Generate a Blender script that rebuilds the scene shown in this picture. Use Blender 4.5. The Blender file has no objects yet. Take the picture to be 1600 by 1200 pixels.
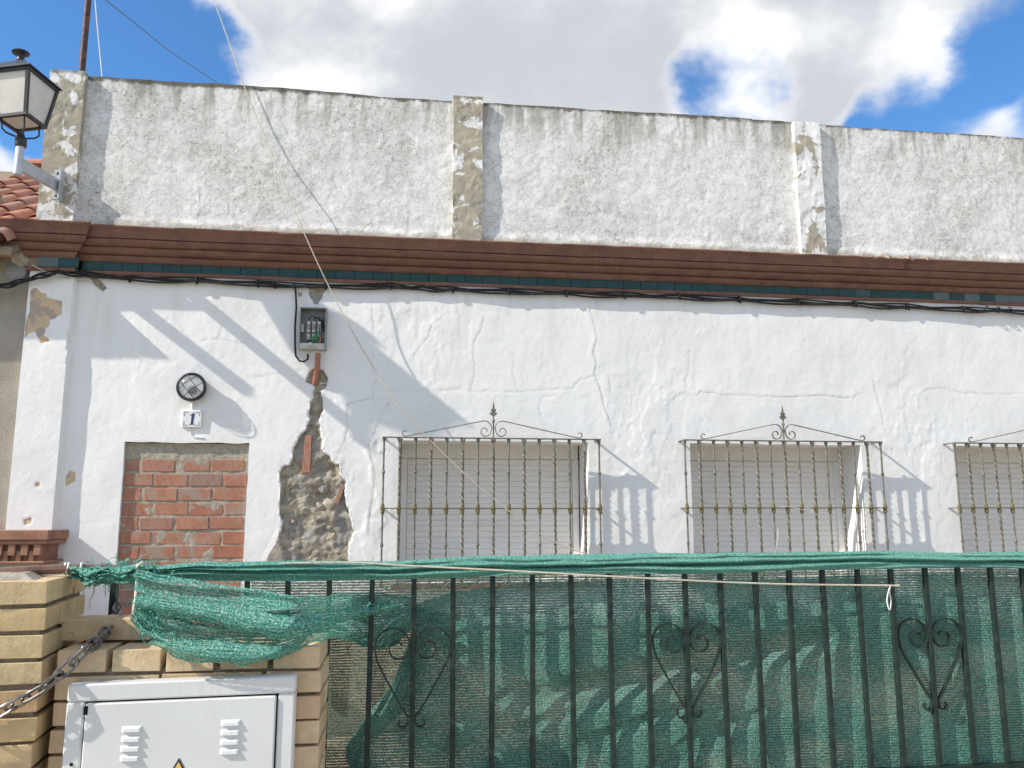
import bpy, math, random
import numpy as np
from mathutils import Vector, Matrix

random.seed(7)
scene = bpy.context.scene
col = scene.collection

# ------------------------------------------------------------------ camera
F_PX, PX_W, PX_H = 1290.0, 1600.0, 1200.0
YAW, PITCH, ROLL = math.radians(7.473), math.radians(9.207), math.radians(-0.094)
CAM = np.array([0.0, -6.5, 1.55])
fw = np.array([math.sin(YAW) * math.cos(PITCH), math.cos(YAW) * math.cos(PITCH), math.sin(PITCH)])
rt = np.array([math.cos(YAW), -math.sin(YAW), 0.0])
up = np.cross(rt, fw)
rt, up = math.cos(ROLL) * rt + math.sin(ROLL) * up, -math.sin(ROLL) * rt + math.cos(ROLL) * up
cam_d = bpy.data.cameras.new('camera')
cam_d.sensor_width = 36.0
cam_d.lens = 36.0 * F_PX / PX_W
cam_d.clip_start = 0.05
cam_d.clip_end = 3000.0
cam = bpy.data.objects.new('camera', cam_d)
M = Matrix.Identity(4)
for i in range(3):
    M[i][0], M[i][1], M[i][2], M[i][3] = rt[i], up[i], -fw[i], CAM[i]
cam.matrix_world = M
col.objects.link(cam)
scene.camera = cam


def at(px, py, Y=0.0):
    """Measured photo point -> place on the vertical plane at depth Y."""
    d = rt * (px - 800.0) / F_PX - up * (py - 600.0) / F_PX + fw
    return CAM + d * ((Y - CAM[1]) / d[1])


def direction(px, py):
    d = rt * (px - 800.0) / F_PX - up * (py - 600.0) / F_PX + fw
    return d / np.linalg.norm(d)


# ------------------------------------------------------------------ world, sun, exposure
SUN_TRAVEL = Vector((0.453, 0.132, -0.341)).normalized()
TO_SUN = -SUN_TRAVEL
SUN_EL = math.asin(TO_SUN.z)
SUN_AZ = math.atan2(TO_SUN.x, TO_SUN.y)          # clockwise from +Y
sun_d = bpy.data.lights.new('sun', 'SUN')
sun_d.energy = 4.8
sun_d.angle = math.radians(0.53)
sun_d.color = (1.0, 0.93, 0.83)
sun = bpy.data.objects.new('sun', sun_d)
sun.rotation_euler = SUN_TRAVEL.to_track_quat('-Z', 'Y').to_euler()
sun.location = (-20, -8, 18)
col.objects.link(sun)

scene.view_settings.view_transform = 'Standard'
scene.view_settings.look = 'None'
scene.view_settings.gamma = 1.0
scene.view_settings.use_curve_mapping = False
scene.view_settings.exposure = 0.25
scene.cycles.max_bounces = 8
scene.cycles.diffuse_bounces = 4
scene.cycles.transparent_max_bounces = 24
scene.cycles.use_denoising = True

world = bpy.data.worlds.new('World')
scene.world = world
world.use_nodes = True


class NT:
    """Small helper that wires shader nodes."""
    def __init__(s, tree):
        s.t = tree

    def node(s, kind, **kw):
        n = s.t.nodes.new(kind)
        for k, v in kw.items():
            setattr(n, k, v)
        return n

    def put(s, sock, v):
        if v is None:
            return
        if hasattr(v, 'is_output'):
            s.t.links.new(v, sock)
        else:
            if isinstance(v, (tuple, list)) and len(v) == 3 and sock.type == 'RGBA':
                v = (*v, 1.0)
            sock.default_value = v

    def pos(s):
        return s.node('ShaderNodeNewGeometry').outputs['Position']

    def objco(s):
        return s.node('ShaderNodeTexCoord').outputs['Object']

    def attr(s, name):
        return s.node('ShaderNodeAttribute', attribute_name=name).outputs['Fac']

    def rnd(s):
        return s.node('ShaderNodeObjectInfo').outputs['Random']

    def noise(s, scale, detail=4.0, rough=0.55, vec=None, dist=0.0, sx=None):
        n = s.node('ShaderNodeTexNoise')
        if sx is not None:
            vec = s.vmul(vec if vec is not None else s.pos(), sx)
        s.put(n.inputs['Vector'], vec if vec is not None else s.pos())
        n.inputs['Scale'].default_value = scale
        n.inputs['Detail'].default_value = detail
        n.inputs['Roughness'].default_value = rough
        n.inputs['Distortion'].default_value = dist
        return n.outputs['Fac']

    def vmul(s, v, k):
        n = s.node('ShaderNodeVectorMath', operation='MULTIPLY')
        s.put(n.inputs[0], v)
        n.inputs[1].default_value = k
        return n.outputs[0]

    def vadd(s, v, k):
        n = s.node('ShaderNodeVectorMath', operation='ADD')
        s.put(n.inputs[0], v)
        s.put(n.inputs[1], k)
        return n.outputs[0]

    def math(s, op, a, b=None, c=None, clamp=False):
        n = s.node('ShaderNodeMath', operation=op, use_clamp=clamp)
        s.put(n.inputs[0], a)
        s.put(n.inputs[1], b)
        if c is not None:
            s.put(n.inputs[2], c)
        return n.outputs[0]

    def step(s, v, lo, hi, a=0.0, b=1.0):
        n = s.node('ShaderNodeMapRange', interpolation_type='SMOOTHSTEP')
        s.put(n.inputs[0], v)
        for i, q in enumerate((lo, hi, a, b)):
            s.put(n.inputs[i + 1], q)
        return n.outputs[0]

    def mix(s, f, a, b, mode='MIX'):
        n = s.node('ShaderNodeMix', data_type='RGBA', blend_type=mode)
        s.put(n.inputs[0], f)
        s.put(n.inputs[6], a)
        s.put(n.inputs[7], b)
        return n.outputs[2]

    def sep(s, v):
        n = s.node('ShaderNodeSeparateXYZ')
        s.put(n.inputs[0], v)
        return n.outputs

    def bump(s, h, strength=0.5, dist=0.01, normal=None):
        n = s.node('ShaderNodeBump')
        s.put(n.inputs['Height'], h)
        n.inputs['Strength'].default_value = strength
        n.inputs['Distance'].default_value = dist
        if normal is not None:
            s.put(n.inputs['Normal'], normal)
        return n.outputs[0]


# sky: Nishita blue with broken cumulus, all round
w = NT(world.node_tree)
world.node_tree.nodes.clear()
sky = w.node('ShaderNodeTexSky', sky_type='NISHITA', sun_disc=False)
sky.sun_elevation = SUN_EL
sky.sun_rotation = SUN_AZ
sky.air_density = 1.0
sky.dust_density = 0.4
sky.ozone_density = 2.0
SKY_STRENGTH = 0.13
dirv = w.node('ShaderNodeTexCoord').outputs['Generated']
cw = w.vmul(dirv, (1.0, 1.0, 1.35))
n_big = w.noise(4.2, 10, 0.60, cw, 0.0)
n_det = w.noise(6.0, 7, 0.52, w.vadd(cw, (3.1, 1.7, 0.4)), 0.0)


jit = w.node('ShaderNodeTexNoise')
w.put(jit.inputs['Vector'], cw)
jit.inputs['Scale'].default_value = 7.0
jit.inputs['Detail'].default_value = 5.0
jc = w.vmul(w.vadd(jit.outputs['Color'], (-0.5, -0.5, -0.5)), (0.22, 0.22, 0.16))
rag_dir = w.node('ShaderNodeVectorMath', operation='NORMALIZE')
w.put(rag_dir.inputs[0], w.vadd(dirv, jc))
rag_dir = rag_dir.outputs[0]


def blob(px, py, r_deg, amount):
    c = direction(px, py)
    n = w.node('ShaderNodeVectorMath', operation='DOT_PRODUCT')
    w.put(n.inputs[0], rag_dir)
    n.inputs[1].default_value = tuple(c)
    return w.step(n.outputs['Value'], math.cos(math.radians(r_deg)), 1.0, 0.0, amount)


bias = None
for b in ((480, 30, 12, .46), (700, 60, 13, .40), (960, 60, 11, .42), (1100, 10, 7, .2), (160, 75, 9.8, -.80), (1182, 125, 4.6, -.36), (1340, 60, 6, .24), (1262, 140, 5, .20), (1510, 105, 6, .16), (1230, 40, 5, .14),
          (1450, 170, 4.5, -.34), (1592, 60, 4, -.34), (1330, 20, 5, -.06), (1250, 40, 4, .10), (1560, 190, 4, .14), (1300, 130, 5, .10), (1450, 60, 6, .04), (15, 80, 3.5, .2), (40, 250, 5, .25), (1230, 160, 4, .15)):
    v = blob(*b)
    bias = v if bias is None else w.math('ADD', bias, v)
raw = w.math('ADD', w.math('ADD', n_big, 0.10), bias)
mask = w.step(raw, 0.38, 0.80)
thick = w.step(raw, 0.60, 0.90)
shade = w.step(n_det, 0.36, 0.66)
ccol = w.mix(shade, (0.68, 0.69, 0.71), (0.95, 0.95, 0.955))
ccol = w.mix(w.math('MULTIPLY', thick, w.math('SUBTRACT', 1.0, shade)), ccol, (0.52, 0.535, 0.565))
skyc = w.mix(1.0, sky.outputs[0], (0.60, 1.02, 1.36), 'MULTIPLY')
bg1 = w.node('ShaderNodeBackground')
w.put(bg1.inputs[0], skyc)
bg1.inputs[1].default_value = SKY_STRENGTH
bg2 = w.node('ShaderNodeBackground')
w.put(bg2.inputs[0], ccol)
bg2.inputs[1].default_value = 1.06
ms = w.node('ShaderNodeMixShader')
w.put(ms.inputs[0], w.math('MULTIPLY', mask, 0.96))
w.t.links.new(bg1.outputs[0], ms.inputs[1])
w.t.links.new(bg2.outputs[0], ms.inputs[2])
wo = w.node('ShaderNodeOutputWorld')
w.t.links.new(ms.outputs[0], wo.inputs[0])


# ------------------------------------------------------------------ materials
def material(name, fn, rough=0.8, spec=0.3, metal=0.0):
    m = bpy.data.materials.new(name)
    m.use_nodes = True
    m.node_tree.nodes.clear()
    t = NT(m.node_tree)
    b = t.node('ShaderNodeBsdfPrincipled')
    o = t.node('ShaderNodeOutputMaterial')
    t.t.links.new(b.outputs[0], o.inputs[0])
    b.inputs['Roughness'].default_value = rough
    b.inputs['Specular IOR Level'].default_value = spec
    b.inputs['Metallic'].default_value = metal
    r = fn(t, b)
    if r is not None:
        t.put(b.inputs['Base Color'], r)
    return m


def m_wall(t, b):
    n1 = t.noise(1.3, 5, 0.6)
    n2 = t.noise(9, 6, 0.65)
    n3 = t.noise(55, 5, 0.6)
    c = t.mix(t.step(n1, 0.35, 0.7), (0.84, 0.835, 0.82), (0.80, 0.795, 0.78))
    c = t.mix(t.step(n2, 0.62, 0.74, 0, 0.5), c, (0.72, 0.71, 0.68))
    # small flecks where the limewash has gone
    c = t.mix(t.step(t.noise(38, 4, 0.5), 0.70, 0.73, 0, 0.6), c, (0.55, 0.53, 0.48))
    f_ = t.noise(13, 5, 0.6, dist=0.6)
    ln_ = t.step(t.math('ABSOLUTE', t.math('SUBTRACT', f_, 0.5)), 0.010, 0.0)
    c = t.mix(t.math('MULTIPLY', t.math('MULTIPLY', ln_, 0.30), t.step(t.noise(2.3, 4, 0.6), 0.50, 0.62)), c, (0.42, 0.40, 0.37))
    # hairline cracks
    c = t.mix(t.step(t.attr('crack'), 0.4, 0.95, 0, 0.5), c, (0.30, 0.28, 0.25))
    st_ = t.noise(1.0, 5, 0.62, t.pos(), sx=(7, 7, 0.55))
    zz_ = t.sep(t.pos())[2]
    c = t.mix(t.math('MULTIPLY', t.step(st_, 0.50, 0.70, 0, 0.34), t.step(zz_, 2.3, 3.4)), c, (0.60, 0.575, 0.51))
    c = t.mix(t.math('MULTIPLY', t.step(t.noise(1.7, 5, 0.6, t.vadd(t.pos(), (4, 0, 9))), 0.50, 0.66, 0, 0.35), 1.0), c, (0.72, 0.70, 0.655))
    # splash dirt on the lowest courses
    z = t.sep(t.pos())[2]
    c = t.mix(t.math('MULTIPLY', t.step(z, 1.2, 0.2), t.step(n2, 0.4, 0.6)), c, (0.55, 0.49, 0.40))
    # lost render
    cem = t.math('ADD', t.attr('cement'), t.math('MULTIPLY', t.math('SUBTRACT', n2, 0.5), 0.35))
    n4 = t.noise(22, 8, 0.72)
    cc = t.mix(t.step(n4, 0.35, 0.65), (0.22, 0.19, 0.15), (0.50, 0.44, 0.35))
    cc = t.mix(t.step(t.noise(6, 4), 0.48, 0.60), cc, (0.31, 0.29, 0.265))
    c = t.mix(t.step(cem, 0.47, 0.53), c, cc)
    bei = t.math('ADD', t.attr('beige'), t.math('MULTIPLY', t.math('SUBTRACT', n2, 0.5), 0.3))
    bc = t.mix(t.step(t.noise(13, 4), 0.45, 0.58), (0.60, 0.46, 0.30), (0.42, 0.34, 0.29))
    c = t.mix(t.step(bei, 0.47, 0.52), c, bc)
    flk = t.step(t.noise(7, 7, 0.7, dist=0.6), 0.56, 0.585)
    h = t.math('ADD', t.math('MULTIPLY', n3, 0.30), t.math('MULTIPLY', n2, 0.5))
    h = t.math('ADD', h, t.math('MULTIPLY', flk, 0.12))
    h = t.math('ADD', h, t.math('MULTIPLY', t.math('MULTIPLY', n4, t.attr('cement')), 4.0))
    t.put(b.inputs['Normal'], t.bump(h, 0.55, 0.006))
    return c


def m_parapet(t, b):
    p = t.pos()
    n1 = t.noise(1.6, 6, 0.62)
    n2 = t.noise(8, 8, 0.7, dist=0.4)
    n3 = t.noise(40, 6, 0.65)
    streak = t.noise(1.0, 5, 0.6, p, sx=(9, 9, 1.1))
    z = t.sep(p)[2]
    zone = t.step(t.math('ADD', t.noise(0.75, 4, 0.55), t.math('MULTIPLY', t.math('SUBTRACT', n1, 0.5), 0.8)), 0.42, 0.62)
    c = t.mix(t.step(n2, 0.40, 0.60), (0.80, 0.79, 0.765), (0.735, 0.725, 0.70))
    c = t.mix(t.math('MULTIPLY', zone, t.step(n2, 0.36, 0.60, 0.25, 0.8)), c, (0.61, 0.60, 0.565))
    fl1 = t.step(t.noise(19, 7, 0.7, dist=0.15), 0.545, 0.565)
    c = t.mix(t.math('MULTIPLY', fl1, t.math('ADD', 0.12, t.math('MULTIPLY', zone, 0.4))), c, (0.50, 0.49, 0.455))
    c = t.mix(t.step(t.math('ADD', n3, t.math('MULTIPLY', zone, 0.16)), 0.70, 0.80, 0, 0.8), c, (0.27, 0.26, 0.235))
    for sc_, wd, lo_, am in ((15, 0.008, 0.46, 0.40), (27, 0.012, 0.50, 0.38)):
        f_ = t.noise(sc_, 7, 0.68, dist=0.0)
        ln_ = t.step(t.math('ABSOLUTE', t.math('SUBTRACT', f_, 0.5)), wd, 0.0)
        c = t.mix(t.math('MULTIPLY', t.math('MULTIPLY', ln_, am), t.step(t.noise(4.5, 4, 0.6), lo_, lo_ + 0.12)), c, (0.27, 0.26, 0.24))
    c = t.mix(t.math('MULTIPLY', t.step(t.noise(70, 3, 0.6), 0.60, 0.70, 0, 0.55), t.math('ADD', 0.35, zone)), c, (0.30, 0.29, 0.265))
    c = t.mix(t.step(t.noise(90, 2, 0.5), 0.60, 0.70, 0, 0.4), c, (0.82, 0.82, 0.80))
    # rain-fed lichen running down from the coping
    top = t.step(t.math('ADD', z, t.math('MULTIPLY', t.math('SUBTRACT', t.noise(1.4, 3, 0.5), 0.5), 0.5)), 4.55, 5.05)
    c = t.mix(t.math('MULTIPLY', t.math('MULTIPLY', top, 0.85), t.step(streak, 0.44, 0.62)), c, (0.30, 0.285, 0.24))
    edge = t.math('ADD', t.step(z, 4.93, 5.04), t.math('MULTIPLY', t.math('SUBTRACT', n2, 0.5), 1.6))
    c = t.mix(t.step(edge, 0.5, 0.9, 0, 0.9), c, (0.11, 0.10, 0.08))
    foot = t.math('ADD', t.step(z, 3.93, 3.78), t.math('MULTIPLY', t.math('SUBTRACT', n2, 0.5), 1.6))
    c = t.mix(t.step(foot, 0.45, 0.9, 0, 0.8), c, (0.46, 0.43, 0.36))
    c = t.mix(t.step(t.attr('crack'), 0.45, 0.9, 0, 0.6), c, (0.22, 0.20, 0.18))
    flk = t.step(t.noise(11, 8, 0.72, dist=0.2), 0.52, 0.55)
    h = t.math('ADD', t.math('MULTIPLY', n3, 0.5), t.math('MULTIPLY', n2, 0.8))
    h = t.math('ADD', h, t.math('MULTIPLY', flk, 0.7))
    t.put(b.inputs['Normal'], t.bump(h, 0.8, 0.005))
    return c


def m_pilaster(lo, hi):
    def fn(t, b):
        p = t.pos()
        n1 = t.noise(5.0, 7, 0.66, dist=0.7)
        n2 = t.noise(14, 6, 0.65)
        n3 = t.noise(60, 5, 0.6)
        z = t.sep(p)[2]
        wh = t.mix(t.step(n2, 0.4, 0.6), (0.80, 0.80, 0.785), (0.70, 0.69, 0.66))
        be = t.mix(t.step(n2, 0.35, 0.6), (0.46, 0.41, 0.31), (0.36, 0.33, 0.265))
        v = t.math('ADD', n1, t.attr('bias'))
        c = t.mix(t.step(v, lo, hi), wh, be)
        edge = t.math('ADD', t.step(z, 4.95, 5.05), t.math('MULTIPLY', t.math('SUBTRACT', n2, 0.5), 1.3))
        c = t.mix(t.step(edge, 0.6, 0.95, 0, 0.7), c, (0.24, 0.22, 0.18))
        h = t.math('ADD', t.math('MULTIPLY', n3, 0.25), t.math('MULTIPLY', t.step(v, lo, hi, 1, 0), 0.6))
        t.put(b.inputs['Normal'], t.bump(h, 0.7, 0.006))
        return c
    return fn


def m_terracotta(t, b):
    p = t.pos()
    n = t.noise(6, 6, 0.6)
    n2 = t.noise(1.0, 4, 0.6, p, sx=(7, 7, 60))
    c = t.mix(t.step(n, 0.3, 0.7), (0.225, 0.115, 0.082), (0.16, 0.084, 0.063))
    c = t.mix(t.step(n2, 0.52, 0.70, 0, 0.5), c, (0.28, 0.165, 0.12))
    c = t.mix(t.step(t.noise(30, 5, 0.6), 0.60, 0.72, 0, 0.6), c, (0.12, 0.07, 0.05))
    # ceramic pieces 25 cm long with thin joints
    x = t.sep(p)[0]
    j = t.math('ABSOLUTE', t.math('SUBTRACT', t.math('FRACT', t.math('MULTIPLY', x, 4.0)), 0.5))
    jm = t.step(j, 0.482, 0.495)
    c = t.mix(t.math('MULTIPLY', jm, 0.22), c, (0.10, 0.07, 0.05))
    t.put(b.inputs['Normal'], t.bump(t.math('SUBTRACT', t.math('MULTIPLY', t.noise(45, 5), 0.5), t.math('MULTIPLY', jm, 0.8)), 0.4, 0.004))
    return c


def m_glazed(t, b):
    r = t.rnd()
    c = t.mix(r, (0.010, 0.046, 0.040), (0.015, 0.058, 0.060))
    c = t.mix(t.step(r, 0.88, 0.92), c, (0.10, 0.135, 0.125))
    c = t.mix(t.step(t.noise(20, 4), 0.55, 0.75, 0, 0.4), c, (0.06, 0.09, 0.08))
    t.put(b.inputs['Roughness'], t.step(t.noise(14, 4), 0.3, 0.7, 0.28, 0.5))
    return c


def m_brick(cols, joint=None, stri=False, dirt=(0.40, 0.36, 0.30), amt=0.5):
    def fn(t, b):
        r = t.rnd()
        o = t.objco()
        off = t.node('ShaderNodeCombineXYZ')
        t.put(off.inputs[0], t.math('MULTIPLY', r, 37.0))
        t.put(off.inputs[2], t.math('MULTIPLY', r, 91.0))
        v = t.vadd(o, off.outputs[0])
        c = t.mix(t.step(r, 0.0, 0.55), cols[0], cols[1])
        c = t.mix(t.step(r, 0.55, 1.0), c, cols[2])
        c = t.mix(t.step(t.noise(16, 6, 0.65, v), 0.35, 0.7, 0, 0.55), c, [q * 0.72 for q in cols[0]])
        d = t.noise(11, 7, 0.7, t.vadd(v, (5, 2, 1)), 0.4)
        c = t.mix(t.step(t.math('ADD', d, t.math('MULTIPLY', t.math('FRACT', t.math('MULTIPLY', r, 7.7)), 0.16)), 0.58, 0.72, 0, amt), c, dirt)
        h = t.noise(70, 6, 0.65, v)
        if stri:
            x = t.sep(o)[0]
            sw = t.math('SINE', t.math('MULTIPLY', x, 2 * math.pi / 0.0085))
            h = t.math('ADD', h, t.math('MULTIPLY', sw, 0.35))
            c = t.mix(t.step(sw, 0.2, 1.0, 0, 0.22), c, (0.12, 0.06, 0.04))
        h = t.math('ADD', h, t.math('MULTIPLY', t.step(t.noise(48, 4, 0.6, v), 0.40, 0.28), -0.6))
        t.put(b.inputs['Normal'], t.bump(h, 0.7, 0.003))
        return c
    return fn


def m_mortar(base):
    def fn(t, b):
        n = t.noise(30, 8, 0.7)
        c = t.mix(t.step(n, 0.35, 0.65), [q * 0.7 for q in base], base)
        t.put(b.inputs['Normal'], t.bump(n, 1.0, 0.012))
        return c
    return fn


def m_plain(c1, c2, scale=12, bump=0.2, bscale=60, bdist=0.003, lo=0.35, hi=0.7):
    def fn(t, b):
        c = t.mix(t.step(t.noise(scale, 6, 0.62), lo, hi), c1, c2)
        if bump:
            t.put(b.inputs['Normal'], t.bump(t.noise(bscale, 5, 0.6), bump, bdist))
        return c
    return fn


MAT = {}
MAT['wall'] = material('white_limewash', m_wall, 0.9, 0.15)
MAT['parapet'] = material('weathered_limewash', m_parapet, 0.95, 0.1)
MAT['pil_a'] = material('flaking_pilaster', m_pilaster(0.46, 0.49), 0.95, 0.1)
MAT['terracotta'] = material('terracotta', m_terracotta, 0.7, 0.25)
MAT['glazed'] = material('green_glazed_tile', m_glazed, 0.35, 0.35)
MAT['redbrick'] = material('red_hollow_brick', m_brick([(0.43, 0.195, 0.13), (0.47, 0.24, 0.165), (0.35, 0.235, 0.185)], stri=True, dirt=(0.35, 0.285, 0.235), amt=0.85), 0.9, 0.1)
MAT['yellowbrick'] = material('yellow_facing_brick', m_brick([(0.57, 0.41, 0.215), (0.64, 0.50, 0.285), (0.55, 0.36, 0.20)], dirt=(0.42, 0.31, 0.20), amt=0.5), 0.85, 0.15)
MAT['creambrick'] = material('cream_facing_brick', m_brick([(0.60, 0.435, 0.26), (0.65, 0.50, 0.315), (0.57, 0.395, 0.25)], dirt=(0.45, 0.34, 0.24), amt=0.45), 0.85, 0.15)
MAT['mortar'] = material('sandy_mortar', m_mortar((0.46, 0.41, 0.33)), 0.95, 0.05)
MAT['grey_rubble'] = material('grey_rubble', m_mortar((0.36, 0.345, 0.32)), 0.95, 0.05)
MAT['mortar_dark'] = material('brown_mortar', m_mortar((0.33, 0.265, 0.19)), 0.95, 0.05)
MAT['shutter'] = material('cream_plastic', m_plain((0.86, 0.825, 0.78), (0.80, 0.765, 0.72), 5, 0.05), 0.5, 0.35)
MAT['reveal'] = material('white_reveal', m_plain((0.80, 0.79, 0.77), (0.70, 0.68, 0.65), 7, 0.5, 25, 0.006), 0.9, 0.1)
MAT['grille'] = material('weathered_iron', m_plain((0.10, 0.093, 0.08), (0.27, 0.245, 0.20), 40, 0.3), 0.6, 0.4, 0.2)
MAT['brass'] = material('olive_painted_iron', m_plain((0.20, 0.175, 0.075), (0.13, 0.115, 0.07), 40, 0.3), 0.6, 0.4, 0.2)
MAT['fence'] = material('dark_green_paint', m_plain((0.010, 0.021, 0.018), (0.024, 0.040, 0.034), 35, 0.25), 0.5, 0.3)
MAT['black'] = material('black_rubber', m_plain((0.012, 0.012, 0.013), (0.03, 0.03, 0.03), 30, 0.2), 0.6, 0.3)
MAT['lampblue'] = material('slate_blue_paint', m_plain((0.030, 0.040, 0.056), (0.042, 0.052, 0.068), 15, 0.08), 0.5, 0.3)
MAT['lampframe'] = material('black_paint', m_plain((0.018, 0.018, 0.021), (0.035, 0.035, 0.038), 20, 0.1), 0.4, 0.5)
MAT['grey'] = material('grey_galvanised', m_plain((0.52, 0.55, 0.58), (0.40, 0.42, 0.44), 12, 0.15), 0.5, 0.4, 0.1)
MAT['chain'] = material('dull_steel', m_plain((0.22, 0.21, 0.20), (0.10, 0.09, 0.085), 60, 0.3), 0.45, 0.5, 0.6)
def m_cabinet(t, b):
    p = t.pos()
    c = t.mix(t.step(t.noise(3, 5, 0.6), 0.35, 0.7), (0.64, 0.645, 0.635), (0.585, 0.59, 0.575))
    run = t.noise(1.0, 4, 0.6, p, sx=(60, 60, 5))
    c = t.mix(t.math('MULTIPLY', t.step(run, 0.56, 0.74, 0, 0.35), t.step(t.noise(4, 4), 0.4, 0.65)), c, (0.42, 0.39, 0.34))
    c = t.mix(t.step(t.noise(90, 3, 0.6), 0.66, 0.74, 0, 0.35), c, (0.38, 0.36, 0.33))
    t.put(b.inputs['Roughness'], t.step(t.noise(12, 4), 0.3, 0.7, 0.38, 0.6))
    return c


MAT['cabinet'] = material('white_polyester', m_cabinet, 0.42, 0.4)
MAT['gap'] = material('dark_gap', m_plain((0.01, 0.01, 0.01), (0.02, 0.02, 0.02), 10, 0), 0.9, 0.1)
MAT['boxgrey'] = material('grey_plastic', m_plain((0.27, 0.275, 0.27), (0.21, 0.215, 0.21), 9, 0.1), 0.5, 0.4)
MAT['boxlight'] = material('pale_plastic', m_plain((0.55, 0.55, 0.52), (0.42, 0.42, 0.39), 20, 0.1), 0.5, 0.4)
MAT['conduit'] = material('orange_conduit', m_plain((0.42, 0.175, 0.12), (0.34, 0.15, 0.11), 25, 0.2), 0.6, 0.3)
MAT['ceramic'] = material('fuse_ceramic', m_plain((0.62, 0.62, 0.58), (0.38, 0.37, 0.34), 60, 0.1), 0.3, 0.5)
MAT['wiregreen'] = material('green_wire', m_plain((0.05, 0.22, 0.10), (0.08, 0.26, 0.13), 30, 0), 0.5, 0.3)
MAT['plaque'] = material('white_glaze', m_plain((0.80, 0.80, 0.79), (0.74, 0.74, 0.73), 20, 0), 0.15, 0.5)
MAT['navy'] = material('navy_print', m_plain((0.03, 0.035, 0.13), (0.05, 0.05, 0.17), 60, 0), 0.25, 0.5)
MAT['printgrey'] = material('faded_blue_print', m_plain((0.22, 0.22, 0.27), (0.45, 0.42, 0.36), 90, 0), 0.25, 0.5)
MAT['rope'] = material('pale_twine', m_plain((0.62, 0.56, 0.45), (0.48, 0.43, 0.34), 60, 0.4, 200), 0.9, 0.1)
MAT['white_cord'] = material('white_cord', m_plain((0.78, 0.77, 0.74), (0.62, 0.61, 0.58), 60, 0.3, 200), 0.9, 0.1)
MAT['thinwire'] = material('grey_wire', m_plain((0.14, 0.15, 0.18), (0.18, 0.19, 0.2), 60, 0), 0.6, 0.3)
MAT['rust'] = material('rusty_pipe', m_plain((0.055, 0.030, 0.030), (0.15, 0.085, 0.065), 18, 0.3), 0.6, 0.3)
MAT['rooftile'] = material('roof_tile', m_brick([(0.46, 0.20, 0.13), (0.52, 0.26, 0.18), (0.40, 0.18, 0.125)], dirt=(0.36, 0.28, 0.22), amt=0.8), 0.85, 0.15)
MAT['capping'] = material('pale_terracotta', m_plain((0.36, 0.20, 0.135), (0.26, 0.14, 0.095), 9, 0.6, 50, 0.005), 0.85, 0.1)
MAT['nbwall'] = material('drab_stucco', m_plain((0.40, 0.36, 0.30), (0.32, 0.29, 0.245), 4, 0.8, 70, 0.008), 0.95, 0.05)
MAT['redtile'] = material('red_floor_tile', m_plain((0.33, 0.10, 0.065), (0.24, 0.085, 0.06), 14, 0.1), 0.45, 0.4)
MAT['plinth'] = material('sandy_render', m_plain((0.47, 0.39, 0.28), (0.36, 0.30, 0.22), 6, 0.7, 50, 0.008), 0.95, 0.05)
MAT['yard'] = material('yard_concrete', m_plain((0.34, 0.285, 0.20), (0.24, 0.205, 0.14), 3, 0.6, 40, 0.008), 0.95, 0.05)
MAT['paving'] = material('pavement_tile', m_plain((0.56, 0.50, 0.41), (0.47, 0.42, 0.345), 3, 0.4, 40, 0.006), 0.9, 0.1)
MAT['asphalt'] = material('worn_concrete', m_plain((0.42, 0.375, 0.31), (0.35, 0.315, 0.26), 8, 0.8, 150, 0.006), 0.9, 0.1)
MAT['earth'] = material('dry_earth', m_plain((0.36, 0.31, 0.24), (0.30, 0.27, 0.20), 0.6, 0.6, 20, 0.02), 0.95, 0.05)
MAT['wood'] = material('grey_brown_wood', m_plain((0.22, 0.13, 0.10), (0.13, 0.085, 0.07), 30, 0.4), 0.8, 0.1)
MAT['yellow'] = material('hazard_yellow', m_plain((0.66, 0.45, 0.12), (0.58, 0.40, 0.14), 30, 0), 0.4, 0.4)
MAT['chip'] = material('broken_mortar_edge', m_plain((0.46, 0.36, 0.27), (0.36, 0.25, 0.18), 30, 0.8, 60, 0.01), 0.95, 0.05)


def m_glasspane(t, b):
    b.inputs['Transmission Weight'].default_value = 0.25
    b.inputs['Subsurface Weight'].default_value = 0.0
    return t.mix(t.step(t.noise(7, 4), 0.35, 0.7), (0.84, 0.81, 0.74), (0.74, 0.72, 0.66))


def m_clearglass(t, b):
    b.inputs['Transmission Weight'].default_value = 0.75
    b.inputs['Alpha'].default_value = 0.5
    return (0.80, 0.81, 0.81)


MAT['milk'] = material('milky_pane', m_glasspane, 0.35, 0.5)
MAT['dome'] = material('dusty_glass', m_clearglass, 0.15, 0.5)


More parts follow.
